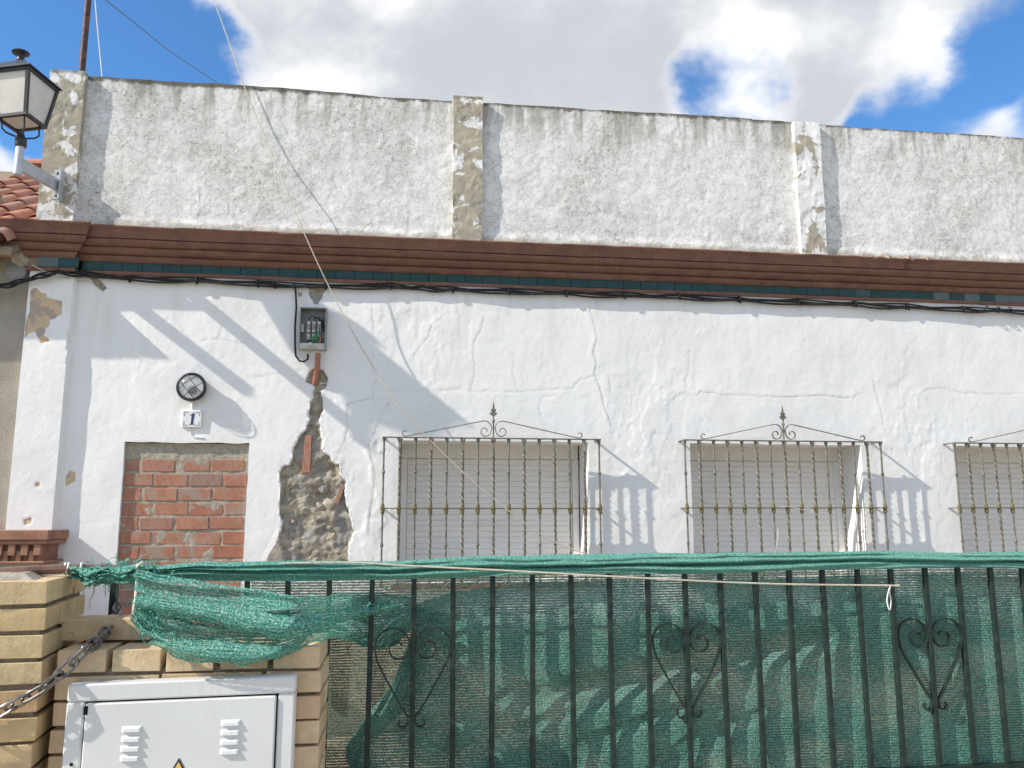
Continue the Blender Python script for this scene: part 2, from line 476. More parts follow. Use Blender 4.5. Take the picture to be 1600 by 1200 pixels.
def net_material(name, cover, rowamp, colA, colB, pitch=0.0078, rough=1.0, spark=0.25):
    m = bpy.data.materials.new(name)
    m.use_nodes = True
    m.node_tree.nodes.clear()
    t = NT(m.node_tree)
    u, v = t.attr('weave_u'), t.attr('weave_v')
    cmb = t.node('ShaderNodeCombineXYZ')
    t.put(cmb.inputs[0], u)
    t.put(cmb.inputs[1], v)
    uv = cmb.outputs[0]
    wob = t.noise(6, 3, 0.5, uv)
    vv = t.math('ADD', v, t.math('MULTIPLY', wob, 0.006))
    row = t.math('SINE', t.math('MULTIPLY', vv, 2 * math.pi / pitch))
    fine = t.noise(1.0, 3, 0.6, t.vmul(uv, (330.0, 520.0, 1.0)))
    rag = t.noise(1.0, 3, 0.6, t.vmul(uv, (55.0, 160.0, 1.0)))
    big = t.noise(5.0, 4, 0.6, uv)
    a = t.math('ADD', cover, t.math('MULTIPLY', row, rowamp))
    a = t.math('ADD', a, t.math('MULTIPLY', t.math('SUBTRACT', fine, 0.5), 1.5 * rough))
    a = t.math('ADD', a, t.math('MULTIPLY', t.math('SUBTRACT', rag, 0.5), 0.7 * rough))
    a = t.math('ADD', a, t.math('MULTIPLY', t.math('SUBTRACT', big, 0.5), 0.45))
    alpha = t.step(a, 0.36, 0.64)
    cc = t.mix(t.step(t.noise(1.0, 3, 0.6, t.vmul(uv, (40.0, 240.0, 1.0))), 0.3, 0.7), colA, colB)
    spk = t.noise(1.0, 2, 0.55, t.vmul(uv, (150.0, 300.0, 1.0)))
    cc = t.mix(t.step(spk, 0.52, 0.62, 0, spark), cc, (0.42, 0.66, 0.58))
    cc = t.mix(t.step(spk, 0.46, 0.32, 0, 0.6), cc, [q * 0.45 for q in colA])
    thread = t.noise(1.0, 2, 0.6, t.vmul(uv, (420.0, 90.0, 1.0)))
    nrm = t.bump(thread, 1.0, 0.008)
    d = t.node('ShaderNodeBsdfDiffuse')
    t.put(d.inputs[0], cc)
    t.put(d.inputs['Normal'], nrm)
    tr = t.node('ShaderNodeBsdfTranslucent')
    t.put(tr.inputs[0], cc)
    gl = t.node('ShaderNodeBsdfGlossy')
    t.put(gl.inputs['Normal'], nrm)
    gl.inputs['Roughness'].default_value = 0.30
    gl.inputs['Color'].default_value = (0.75, 0.95, 0.88, 1)
    m1 = t.node('ShaderNodeMixShader')
    m1.inputs[0].default_value = 0.35
    t.t.links.new(d.outputs[0], m1.inputs[1])
    t.t.links.new(tr.outputs[0], m1.inputs[2])
    m3 = t.node('ShaderNodeMixShader')
    m3.inputs[0].default_value = 0.07
    t.t.links.new(m1.outputs[0], m3.inputs[1])
    t.t.links.new(gl.outputs[0], m3.inputs[2])
    tp = t.node('ShaderNodeBsdfTransparent')
    m2 = t.node('ShaderNodeMixShader')
    t.put(m2.inputs[0], alpha)
    t.t.links.new(tp.outputs[0], m2.inputs[1])
    t.t.links.new(m3.outputs[0], m2.inputs[2])
    o = t.node('ShaderNodeOutputMaterial')
    t.t.links.new(m2.outputs[0], o.inputs[0])
    for hold in (m, m.cycles):
        if hasattr(hold, 'use_bump_map_correction'):
            hold.use_bump_map_correction = False
    t.put(m1.inputs[0], 0.22)
    return m


GA, GB = (0.040, 0.235, 0.175), (0.105, 0.37, 0.29)
MAT['net_open'] = net_material('open_weave_net', 0.68, 0.26, (0.06, 0.095, 0.07), (0.14, 0.17, 0.125))
MAT['net_main'] = net_material('green_weave_net', 0.64, 0.22, (0.045, 0.165, 0.13), (0.12, 0.32, 0.26), 0.0078, 1.0, 0.4)
MAT['net_flap'] = net_material('torn_weave_net', 0.73, 0.22, GA, GB, 0.0066, 0.9, 0.7)
MAT['net_dense'] = net_material('doubled_weave_net', 1.0, 0.12, (0.055, 0.28, 0.215), (0.17, 0.48, 0.385), 0.0060, 1.1, 0.8)


# ------------------------------------------------------------------ object helpers
WORLD_AT = {}


def put(o, parent, loc=(0, 0, 0)):
    """Link o at the world place loc, under parent."""
    col.objects.link(o)
    base = np.array(WORLD_AT.get(parent.name, (0, 0, 0))) if parent else np.zeros(3)
    if parent:
        o.parent = parent
    o.location = tuple(np.array(loc, float) - base)
    WORLD_AT[o.name] = tuple(loc)
    return o


def tag(o, label=None, cat=None, group=None, kind=None):
    if label:
        o['label'] = label
    if cat:
        o['category'] = cat
    if group:
        o['group'] = group
    if kind:
        o['kind'] = kind
    return o


def thing(name, label, cat, loc, group=None):
    o = bpy.data.objects.new(name, None)
    o.empty_display_size = 0.1
    put(o, None, loc)
    return tag(o, label, cat, group)


class MB:
    def __init__(s):
        s.v, s.f = [], []

    def add(s, vs, fs):
        k = len(s.v)
        s.v += [tuple(map(float, p)) for p in vs]
        s.f += [tuple(i + k for i in f) for f in fs]
        return s

    def box(s, x0, x1, y0, y1, z0, z1):
        return s.add([(x0, y0, z0), (x1, y0, z0), (x1, y1, z0), (x0, y1, z0), (x0, y0, z1), (x1, y0, z1), (x1, y1, z1), (x0, y1, z1)],
                     [(0, 3, 2, 1), (4, 5, 6, 7), (0, 1, 5, 4), (1, 2, 6, 5), (2, 3, 7, 6), (3, 0, 4, 7)])

    def sweep(s, pts, section, closed=False, ref=(0, 1, 0), radii=None, caps=True, twist=None):
        """section: 2D points (a, b): a along the side axis, b along the other."""
        P = [Vector(p) for p in pts]
        n, m = len(P), len(section)
        vs = []
        for i, p in enumerate(P):
            if closed:
                t = P[(i + 1) % n] - P[i - 1]
            else:
                t = P[min(i + 1, n - 1)] - P[max(i - 1, 0)]
            t.normalize()
            r = Vector(ref)
            if abs(t.dot(r)) > 0.98:
                r = Vector((1, 0, 0)) if abs(t.x) < 0.9 else Vector((0, 0, 1))
            a = t.cross(r).normalized()
            b = a.cross(t).normalized()
            k = radii[i] if radii is not None else 1.0
            if twist is not None:
                c_, s_ = math.cos(twist[i]), math.sin(twist[i])
                a, b = a * c_ + b * s_, b * c_ - a * s_
            vs += [p + a * (q[0] * k) + b * (q[1] * k) for q in section]
        fs = []
        for i in range(n if closed else n - 1):
            for j in range(m):
                i2, j2 = (i + 1) % n, (j + 1) % m
                fs.append((i * m + j, i2 * m + j, i2 * m + j2, i * m + j2))
        if caps and not closed:
            fs.append(tuple(range(m)))
            fs.append(tuple(reversed(range((n - 1) * m, n * m))))
        return s.add(vs, fs)

    def tube(s, pts, r, n=8, closed=False, radii=None):
        sec = [(r * math.cos(2 * math.pi * k / n), r * math.sin(2 * math.pi * k / n)) for k in range(n)]
        return s.sweep(pts, sec, closed, radii=radii)

    def lathe(s, prof, c, axis='z', n=20, phase=0.0):
        """prof: (radius, height along axis)."""
        vs, fs = [], []
        for r, h in prof:
            for k in range(n):
                a = 2 * math.pi * k / n + phase
                ca, sa = r * math.cos(a), r * math.sin(a)
                vs.append((c[0] + ca, c[1] + sa, c[2] + h) if axis == 'z' else (c[0] + ca, c[1] - h, c[2] + sa))
        for i in range(len(prof) - 1):
            for k in range(n):
                fs.append((i * n + k, i * n + (k + 1) % n, (i + 1) * n + (k + 1) % n, (i + 1) * n + k))
        fs.append(tuple(reversed(range(n))))
        fs.append(tuple(range((len(prof) - 1) * n, len(prof) * n)))
        return s.add(vs, fs)

    def prism(s, poly, y0, y1):
        """poly in (x, z); y0 front, y1 back."""
        n = len(poly)
        vs = [(x, y0, z) for x, z in poly] + [(x, y1, z) for x, z in poly]
        fs = [tuple(range(n)), tuple(reversed(range(n, 2 * n)))]
        fs += [(i, i + n, (i + 1) % n + n, (i + 1) % n) for i in range(n)]
        return s.add(vs, fs)

    def mesh(s, name, mat, origin=(0, 0, 0), smooth=False, bevel=0.0):
        me = bpy.data.meshes.new(name)
        o = origin
        me.from_pydata([(v[0] - o[0], v[1] - o[1], v[2] - o[2]) for v in s.v], [], s.f)
        me.update()
        import bmesh
        bm = bmesh.new()
        bm.from_mesh(me)
        bmesh.ops.recalc_face_normals(bm, faces=bm.faces)
        if bevel:
            bmesh.ops.bevel(bm, geom=bm.edges[:], offset=bevel, segments=1, affect='EDGES', clamp_overlap=True)
        bm.to_mesh(me)
        bm.free()
        me.materials.append(MAT[mat])
        if smooth:
            for p in me.polygons:
                p.use_smooth = True
            me.set_sharp_from_angle(angle=math.radians(40))
        return me

    def build(s, name, mat, parent=None, loc=None, smooth=False, bevel=0.0):
        loc = loc if loc is not None else (WORLD_AT[parent.name] if parent else (0, 0, 0))
        me = s.mesh(name, mat, loc, smooth, bevel)
        return put(bpy.data.objects.new(name, me), parent, loc)


def copy_tree(o, parent, delta):
    c = o.copy()
    col.objects.link(c)
    c.parent = parent
    if parent is None:
        c.location = Vector(o.location) + Vector(delta)
    WORLD_AT[c.name] = tuple(np.array(WORLD_AT[o.name]) + np.array(delta))
    for ch in list(o.children):
        copy_tree(ch, c, delta)
    return c


# numpy value noise --------------------------------------------------
def vn(x, z, seed):
    rs = np.random.RandomState(seed)
    T = rs.rand(256, 256)
    xi, zi = np.floor(x).astype(int), np.floor(z).astype(int)
    fx, fz = x - xi, z - zi
    fx, fz = fx * fx * (3 - 2 * fx), fz * fz * (3 - 2 * fz)
    g = lambda a, b: T[a % 256, b % 256]
    return (g(xi, zi) * (1 - fx) + g(xi + 1, zi) * fx) * (1 - fz) + (g(xi, zi + 1) * (1 - fx) + g(xi + 1, zi + 1) * fx) * fz


def fbm(x, z, seed, octv=5, gain=0.5):
    s, a, tot, f = 0, 1.0, 0, 1.0
    for k in range(octv):
        s = s + a * vn(x * f + 13.7 * k, z * f + 7.1 * k, seed + k)
        tot += a
        a *= gain
        f *= 2.03
    return s / tot


def sst(v, a, b):
    t = np.clip((v - a) / (b - a), 0, 1)
    return t * t * (3 - 2 * t)


def seg_dist(x, z, poly, closed=False):
    """distance to a polyline and the signed side of its nearest segment"""
    best = np.full(x.shape, 9.0)
    side = np.zeros(x.shape)
    pts = list(poly) + ([poly[0]] if closed else [])
    for (ax, az), (bx, bz) in zip(pts[:-1], pts[1:]):
        dx, dz = bx - ax, bz - az
        L = dx * dx + dz * dz + 1e-12
        t = np.clip(((x - ax) * dx + (z - az) * dz) / L, 0, 1)
        d = np.hypot(x - ax - t * dx, z - az - t * dz)
        m = d < best
        best = np.where(m, d, best)
        side = np.where(m, np.sign((x - ax) * dz - (z - az) * dx), side)
    return best, side


def inside(x, z, poly):
    r = np.zeros(x.shape, bool)
    n = len(poly)
    for i in range(n):
        (ax, az), (bx, bz) = poly[i], poly[(i + 1) % n]
        c = ((az > z) != (bz > z)) & (x < (bx - ax) * (z - az) / (bz - az + 1e-12) + ax)
        r ^= c
    return r


def sdf(x, z, poly):
    d, _ = seg_dist(x, z, poly, True)
    return np.where(inside(x, z, poly), d, -d)


def pxw(pts, Y=0.0, s=1.0, ox=0, oy=0):
    out = []
    for a, b in pts:
        p = at(a / s + ox, b / s + oy, Y)
        out.append((p[0], p[2]))
    return out


def marks(breaks, step):
    xs = []
    for a, b in zip(breaks[:-1], breaks[1:]):
        n = max(1, int(round((b - a) / step)))
        xs += list(np.linspace(a, b, n, endpoint=False))
    return np.array(xs + [breaks[-1]])


def grid_object(name, mat, parent, xs, zs, fun, holes=(), thick=None, attrs=(), edge_back=()):
    """Sheet over (xs, zs); fun(X, Z) -> (y, {attr}); holes get reveals going back to their depth."""
    X, Z = np.meshgrid(xs, zs, indexing='ij')
    y, at_, Xo, Zo = fun(X, Z)
    nx, nz = len(xs), len(zs)
    V = np.stack([Xo, y, Zo], -1).reshape(-1, 3)
    I = np.arange(nx * nz).reshape(nx, nz)
    keep = np.ones((nx - 1, nz - 1), bool)
    verts = [V]
    quads = []
    extra_n = 0
    base = nx * nz
    for (x0, x1, z0, z1, dep) in holes:
        i0, i1 = np.argmin(abs(xs - x0)), np.argmin(abs(xs - x1))
        j0, j1 = np.argmin(abs(zs - z0)), np.argmin(abs(zs - z1))
        keep[i0:i1, j0:j1] = False
        loop = [I[i, j0] for i in range(i0, i1)] + [I[i1, j] for j in range(j0, j1)] + [I[i, j1] for i in range(i1, i0, -1)] + [I[i0, j] for j in range(j1, j0, -1)]
        bv = V[loop].copy()
        bv[:, 1] = dep
        k = base + extra_n
        n = len(loop)
        verts.append(bv)
        extra_n += n
        quads += [(loop[q], k + q, k + (q + 1) % n, loop[(q + 1) % n]) for q in range(n)]
    for side, dep in edge_back:
        loop = {'top': I[:, -1], 'bottom': I[:, 0], 'left': I[0, :], 'right': I[-1, :]}[side]
        bv = V[loop].copy()
        bv[:, 1] = dep
        k = base + extra_n
        n = len(loop)
        verts.append(bv)
        extra_n += n
        quads += [(loop[q], loop[q + 1], k + q + 1, k + q) for q in range(n - 1)]
    a, b, c, d = I[:-1, :-1][keep], I[1:, :-1][keep], I[1:, 1:][keep], I[:-1, 1:][keep]
    F = np.stack([a, b, c, d], -1)
    if quads:
        F = np.concatenate([F, np.array(quads, int)])
    VV = np.concatenate(verts)
    loc = np.array(WORLD_AT[parent.name]) if parent else np.zeros(3)
    me = bpy.data.meshes.new(name)
    me.vertices.add(len(VV))
    me.vertices.foreach_set('co', (VV - loc).astype(np.float32).ravel())
    me.loops.add(F.size)
    me.loops.foreach_set('vertex_index', F.astype(np.int32).ravel())
    me.polygons.add(len(F))
    me.polygons.foreach_set('loop_start', np.arange(0, F.size, 4, dtype=np.int32))
    me.update(calc_edges=True)
    me.validate()
    for nm, arr in at_.items():
        at1 = me.attributes.new(nm, 'FLOAT', 'POINT')
        full = np.zeros(len(VV), np.float32)
        full[:base] = arr.reshape(-1)
        at1.data.foreach_set('value', full)
    sm = np.ones(len(me.polygons), bool)
    me.polygons.foreach_set('use_smooth', sm)
    if holes or edge_back:
        me.set_sharp_from_angle(angle=math.radians(55))
    me.materials.append(MAT[mat])
    return put(bpy.data.objects.new(name, me), parent, tuple(loc))


# ------------------------------------------------------------------ ground
def sheet(name, mat, x0, x1, y0, y1, z, kind='structure'):
    b = MB()
    b.add([(x0, y0, z), (x1, y0, z), (x1, y1, z), (x0, y1, z)], [(0, 1, 2, 3)])
    return tag(b.build(name, mat), kind=kind)


sheet('ground', 'earth', -1500, 1500, -1500, 1500, -0.16)
tag(MB().box(-30, 30, -6.9, -3.9, -0.15, -0.02).build('pavement', 'paving'), kind='structure')
tag(MB().box(-30, 30, -7.05, -6.9, -0.15, -0.015).build('kerb', 'grey'), kind='structure')
sheet('road', 'asphalt', -60, 60, -13, -7.05, -0.15)
tag(MB().box(-30, 30, -13.3, -13.0, -0.155, -0.01).build('far_kerb', 'paving'), kind='structure')
tag(MB().box(-2.9, 12, -3.9, 0.1, -0.15, 0.0).build('yard', 'yard'), kind='structure')

# ------------------------------------------------------------------ house
house = thing('house', 'single storey white limewashed house with a brown terracotta cornice and a bricked up door', 'house', (0, 0, 0))
WIN = [(-0.03, 1.47), (2.32, 3.81), (4.67, 6.16)]
WZ0, WZ1 = 1.06, 2.15
DOOR = (-2.075, -1.17, 0.16, 2.115)
PIL_L, PIL_R = -2.83, -2.505
X_END = 9.0
WALL_TOP = 3.425

Z4 = 4.0
cracks = []
for pts, s, ox, oy, lift in [
    ([(370, 450), (300, 510), (280, 580), (215, 660), (185, 700)], 4, 600, 380, 1),
    ([(620, 460), (605, 545), (575, 590), (560, 620), (555, 690), (567, 760), (565, 820), (548, 880), (540, 925)], 4, 600, 380, 1),
    ([(1285, 400), (1300, 465), (1320, 540), (1328, 600), (1308, 690), (1325, 760), (1315, 820), (1345, 890), (1360, 950), (1375, 1020), (1400, 1080), (1415, 1150)], 4, 600, 380, 1.6),
    ([(0, 920), (320, 920), (470, 910), (540, 928), (700, 925), (850, 930), (1050, 915), (1180, 910), (1220, 855), (1310, 830)], 4, 600, 380, -0.7),
    ([(805, 770), (825, 890), (840, 925)], 4, 600, 380, 0.5),
    ([(205, 450), (205, 530), (190, 580)], 2.667, 1000, 380, 0.6),
    ([(180, 620), (230, 635), (255, 615), (340, 632), (600, 640), (760, 635), (890, 645), (905, 630)], 2.667, 1000, 380, -1.2),
    ([(970, 575), (985, 630), (1005, 700), (1020, 780)], 2.667, 1000, 380, 1.3),
    ([(1180, 620), (1250, 600), (1330, 620), (1420, 630), (1600, 625)], 2.667, 1000, 380, -0.7),
    ([(0, 750), (100, 740), (190, 725), (290, 715)], 4, 400, 400, -0.8),
    ([(735, 210), (725, 330), (735, 420), (740, 600), (730, 690), (750, 760), (735, 850), (730, 910)], 4, 400, 400, 0.8),
    ([(730, 890), (640, 905), (570, 930), (565, 1000), (575, 1060), (555, 1150)], 4, 400, 400, 1.2),
    ([(190, 120), (100, 290), (60, 390), (80, 460), (100, 560), (90, 680), (65, 850), (60, 930)], 4, 560, 600, 1.5),
    ([(1110, 10), (1130, 40), (1210, 150), (1230, 200)], 4, 0, 500, 0.8),
    ([(1390, 0), (1365, 110), (1270, 130)], 4, 0, 500, 0.9),
    ([(1360, 115), (1480, 145), (1560, 140)], 4, 0, 500, -0.8),
    ([(1220, 75), (1160, 80), (1130, 130), (1150, 220)], 4, 560, 600, 0.6),
    ([(1010, 220), (1040, 230), (1050, 300)], 2.667, 560, 500, 0.7),
]:
    w_ = pxw(pts, 0.0, s, ox, oy)
    # subdivide with jitter so that the break runs raggedly
    fine = []
    for (a, b) in zip(w_[:-1], w_[1:]):
        n = max(2, int(math.hypot(b[0] - a[0], b[1] - a[1]) / 0.035))
        for k in range(n):
            t_ = k / n
            j = 0.0 if k == 0 else 0.007
            fine.append((a[0] + (b[0] - a[0]) * t_ + random.uniform(-j, j), a[1] + (b[1] - a[1]) * t_ + random.uniform(-j, j)))
    fine.append(w_[-1])
    cracks.append((fine, lift))

patch = pxw([(485, 582), (492, 575), (506, 577), (513, 590), (511, 604), (500, 610), (505, 640), (498, 655), (501, 668), (503, 690), (505, 706), (514, 712),
             (521, 725), (529, 726), (532, 740), (541, 752), (537, 770), (543, 795), (551, 830), (545, 850), (545, 900), (442, 900), (444, 868), (437, 840), (440, 815), (436, 790),
             (440, 766), (437, 738), (441, 729), (453, 728), (459, 700), (468, 683), (474, 676), (483, 655), (486, 628), (490, 606), (478, 596)])
stain = pxw([(444, 832), (437, 832), (430, 850), (419, 868), (415, 885), (444, 885)])
stain2 = pxw([(480, 446), (510, 446), (505, 462), (496, 475), (489, 474), (484, 460)])
holes_small = [pxw([(464, 457), (472, 457), (473, 462), (467, 464)]), pxw([(136, 430), (152, 432), (168, 450), (160, 456), (148, 446)])]
beige_p = pxw([(47, 452), (56, 449), (63, 456), (73, 459), (73, 465), (84, 467), (97, 470), (96, 483), (97, 491), (84, 497), (76, 500), (78, 507), (72, 513),
               (68, 524), (79, 533), (64, 536), (60, 528), (54, 517), (46, 520), (38, 530), (40, 500), (46, 487)], -0.05)
beige_s = [pxw([(108, 735), (118, 738), (117, 752), (103, 760), (102, 745)]), pxw([(54, 756), (62, 752), (64, 760), (56, 762)], -0.05), pxw([(36, 812), (50, 808), (48, 818), (38, 820)], -0.05)]


def wall_fun(X, Z):
    xj = X + 0.012 * (fbm(X * 0 + 3, Z * 3.0, 5) - 0.5) + 0.004 * (fbm(X * 0 + 1, Z * 22, 9) - 0.5)
    h = 0.016 * (fbm(X * 0.9, Z * 0.9, 11, 4) - 0.5) + 0.007 * (fbm(X * 3.1, Z * 2.6, 21, 4, 0.42) - 0.5)
    p1 = fbm(X * 2.2, Z * 1.7, 31, 6, 0.55)
    p2 = fbm(X * 3.4, Z * 2.1, 41, 6, 0.6)
    rough_zone = 0.25 + 1.1 * np.exp(-((X + 0.15) / 0.42) ** 2 - ((Z - 1.9) / 0.75) ** 2) + 0.9 * np.exp(-((X - 1.95) / 0.36) ** 2 - ((Z - 2.2) / 0.6) ** 2) \
        + 0.7 * np.exp(-((X - 4.3) / 0.35) ** 2 - ((Z - 2.2) / 0.7) ** 2) + 0.5 * np.exp(-((X - 0.2) / 0.5) ** 2 - ((Z - 3.1) / 0.3) ** 2) + 0.3 * np.exp(-((X + 1.9) / 0.6) ** 2 - ((Z - 2.9) / 0.4) ** 2)
    h = h + rough_zone * (0.0032 * sst(p1, 0.50, 0.53) + 0.0026 * sst(p2, 0.55, 0.575) + 0.0024 * sst(p2, 0.42, 0.44))
    h = h + rough_zone * 0.0028 * (fbm(X * 14, Z * 14, 51, 4) - 0.5) + 0.0012 * (fbm(X * 24, Z * 24, 61, 3) - 0.5)
    ck = np.zeros(X.shape)
    for poly, lift in cracks:
        d, sd = seg_dist(X, Z, poly)
        var = 0.45 + 0.9 * fbm(X * 6, Z * 6, 71, 2)
        ck = np.maximum(ck, np.exp(-(d / 0.0075) ** 2) * np.clip(var * 1.5 - 0.45, 0, 1) * min(1, 0.6 + 0.3 * abs(lift)))
        h = h + 0.0020 * abs(lift) * np.where(sd * np.sign(lift) > 0, 1, 0) * np.exp(-d / 0.035)
        h = h - 0.002 * np.exp(-(d / 0.008) ** 2)
    s1 = sdf(X, Z, patch) + 0.046 * (fbm(X * 17, Z * 17, 81, 5, 0.6) - 0.5)
    cem = np.clip(0.5 + s1 / 0.03, 0, 1)
    deep = sst(s1, -0.004, 0.010)
    rub = fbm(X * 11, Z * 11, 91, 6, 0.62)
    hole = np.exp(-((X + 0.63) / 0.085) ** 2 - ((Z - 1.72) / 0.075) ** 2)
    h = h * (1 - 0.7 * deep) + deep * (-0.022 - 0.006 + 0.075 * (rub - 0.5) - 0.035 * hole)
    s2 = sdf(X, Z, stain)
    cem = np.maximum(cem, np.clip(0.5 + s2 / 0.08, 0, 0.62))
    s3 = sdf(X, Z, stain2) + 0.03 * (fbm(X * 30, Z * 30, 82, 3) - 0.5)
    cem = np.maximum(cem, np.clip(0.5 + s3 / 0.05, 0, 0.66))
    for hp in holes_small:
        s4 = sdf(X, Z, hp)
        cem = np.maximum(cem, np.clip(0.5 + s4 / 0.03, 0, 0.6))
        h = h - 0.008 * sst(s4, 0, 0.01)
    bei = np.zeros(X.shape)
    for bp in [beige_p] + beige_s:
        s5 = sdf(X, Z, bp) + 0.012 * (fbm(X * 30, Z * 30, 83, 3) - 0.5)
        bei = np.maximum(bei, np.clip(0.5 + s5 / 0.03, 0, 1))
        h = h - 0.006 * sst(s5, -0.003, 0.006)
    # corner pilaster stands 5 cm proud, worn arris
    e = PIL_R + 0.016 * (fbm(X * 0 + 2, Z * 5, 95, 4) - 0.5) - 0.02 * np.exp(-((Z - 2.87) / 0.09) ** 2)
    h = h + 0.05 * sst(e - X, -0.007, 0.007)
    # the face dies back to a true line at the openings
    near = np.full(X.shape, 1.0)
    for (a, b) in WIN:
        dx = np.maximum(np.maximum(a - X, X - b), 0)
        dz = np.maximum(np.maximum(WZ0 - Z, Z - WZ1), 0)
        near = np.minimum(near, 0.35 + 0.65 * sst(np.hypot(dx, dz), 0, 0.06))
    h = h * np.where(X > -1, near, 1.0)
    Xo, Zo = X.copy(), Z.copy()
    # hand-plastered arrises of the openings wander a little
    for (a, b, c, d_) in [(w0, w1, WZ0, WZ1) for w0, w1 in WIN] + [DOOR]:
        for edge in (a, b):
            m = np.exp(-((X - edge) / 0.03) ** 2) * ((Z > c - 0.05) & (Z < d_ + 0.05))
            Xo = Xo + m * 0.012 * (fbm(X * 0 + edge, Z * 7, 96, 4) - 0.5)
        m = np.exp(-((Z - d_) / 0.03) ** 2) * ((X > a - 0.05) & (X < b + 0.05))
        Zo = Zo + m * 0.014 * (fbm(X * 7, Z * 0 + 3, 97, 4) - 0.5)
    return -h, {'crack': ck, 'cement': cem, 'beige': bei}, Xo, Zo


STEP = 0.0115
xs = marks([PIL_L, PIL_R, DOOR[0], DOOR[1], WIN[0][0], WIN[0][1], WIN[1][0], WIN[1][1], WIN[2][0], 5.6], STEP)
xs = np.concatenate([xs[:-1], marks([5.6, WIN[2][1], X_END], 0.05)])
zs = np.concatenate([marks([0.0, DOOR[2], 0.95], 0.05)[:-1], marks([0.95, WZ0, DOOR[3], WZ1, WALL_TOP], STEP)])
wall = grid_object('front_wall', 'wall', house, xs, zs, wall_fun, holes=[(a, b, WZ0, WZ1, 0.36) for a, b in WIN] + [(*DOOR, 0.10)],
                   edge_back=[('left', 0.30)])

# body of the house behind the front wall
b = MB()
b.box(PIL_L + 0.004, PIL_L + 0.20, 0.31, 7.0, 0.0, 3.78)
b.build('side_wall', 'wall', house)
MB().box(X_END - 0.2, X_END, 0.02, 7.0, 0.0, 3.78).build('side_wall', 'wall', house)
MB().box(PIL_L + 0.21, X_END - 0.21, 6.8, 7.0, 0.0, 3.78).build('back_wall', 'wall', house)
MB().box(PIL_L + 0.01, X_END - 0.005, 0.21, 7.0, 3.79, 3.92).build('flat_roof', 'mortar', house)
MB().box(PIL_L + 0.205, X_END - 0.205, 0.42, 6.79, -0.1, -0.02).build('floor', 'mortar', house)
# plinth
for (a, c) in ((PIL_R + 0.01, DOOR[0] - 0.03), (DOOR[1] + 0.03, X_END)):
    MB().box(a, c, -0.045, 0.03, 0.0, 0.72).build('plinth', 'plinth', house, bevel=0.008)
# inner wall closing behind the wall heads
MB().box(PIL_L + 0.21, X_END - 0.21, 0.37, 0.41, WZ1 + 0.001, 3.6).build('inner_wall', 'mortar', house)

# parapet
PZ0, PZ1 = 3.745, 5.03
par_cracks = [(pxw(p, 0, s, ox, oy), l) for p, s, ox, oy, l in [
    ([(985, 765), (1000, 790), (1000, 825)], 2.667, 400, 0, 0.8),
    ([(635, 880), (632, 945)], 2.667, 400, 0, 0.8),
    ([(1245, 170), (1250, 300), (1240, 350)], 4, 0, 250, 0.7),
    ([(1425, 240), (1430, 330), (1500, 380)], 4, 0, 250, 0.6),
    ([(870, 975), (940, 985), (990, 965)], 2.667, 1000, 0, 1.0)]]


def parapet_fun(X, Z):
    h = 0.012 * (fbm(X * 1.1, Z * 1.1, 111, 4) - 0.5) + 0.004 * (fbm(X * 5, Z * 5, 121, 4, .45) - 0.5)
    p1 = fbm(X * 5.5, Z * 4.5, 131, 6, 0.62)
    p2 = fbm(X * 9, Z * 6.0, 141, 6, 0.62)
    h = h + 0.0016 * sst(p1, 0.50, 0.525) + 0.0014 * sst(p2, 0.54, 0.56) + 0.0012 * sst(p2, 0.44, 0.455) + 0.0016 * (fbm(X * 30, Z * 30, 151, 3) - 0.5)
    foot = sst(Z, 3.90, 3.80)
    h = h + foot * (0.015 + 0.02 * (fbm(X * 9, Z * 14, 161, 5) - 0.5))
    ck = np.zeros(X.shape)
    for poly, lift in par_cracks:
        d, sd = seg_dist(X, Z, poly)
        ck = np.maximum(ck, np.exp(-(d / 0.006) ** 2))
        h = h + 0.004 * lift * (sd > 0) * np.exp(-d / 0.04)
    Zo = Z + sst(Z, PZ1 - 0.06, PZ1) * (0.016 * (fbm(X * 4, X * 0, 171, 5) - 0.5) + 0.03 * (vn(X * 0.7, X * 0, 172) - 0.5) - 0.007 * (X > 3))
    return -h, {'crack': ck}, X, Zo


xs = np.concatenate([marks([PIL_L + 0.01, 5.7], 0.0125)[:-1], marks([5.7, X_END], 0.06)])
grid_object('parapet', 'parapet', house, xs, marks([PZ0, PZ1], 0.0125), parapet_fun, edge_back=[('top', 0.19), ('left', 0.19), ('right', 0.19)])
MB().box(PIL_L + 0.02, X_END - 0.01, 0.185, 0.20, PZ0, PZ1 - 0.03).build('parapet_back', 'parapet', house)


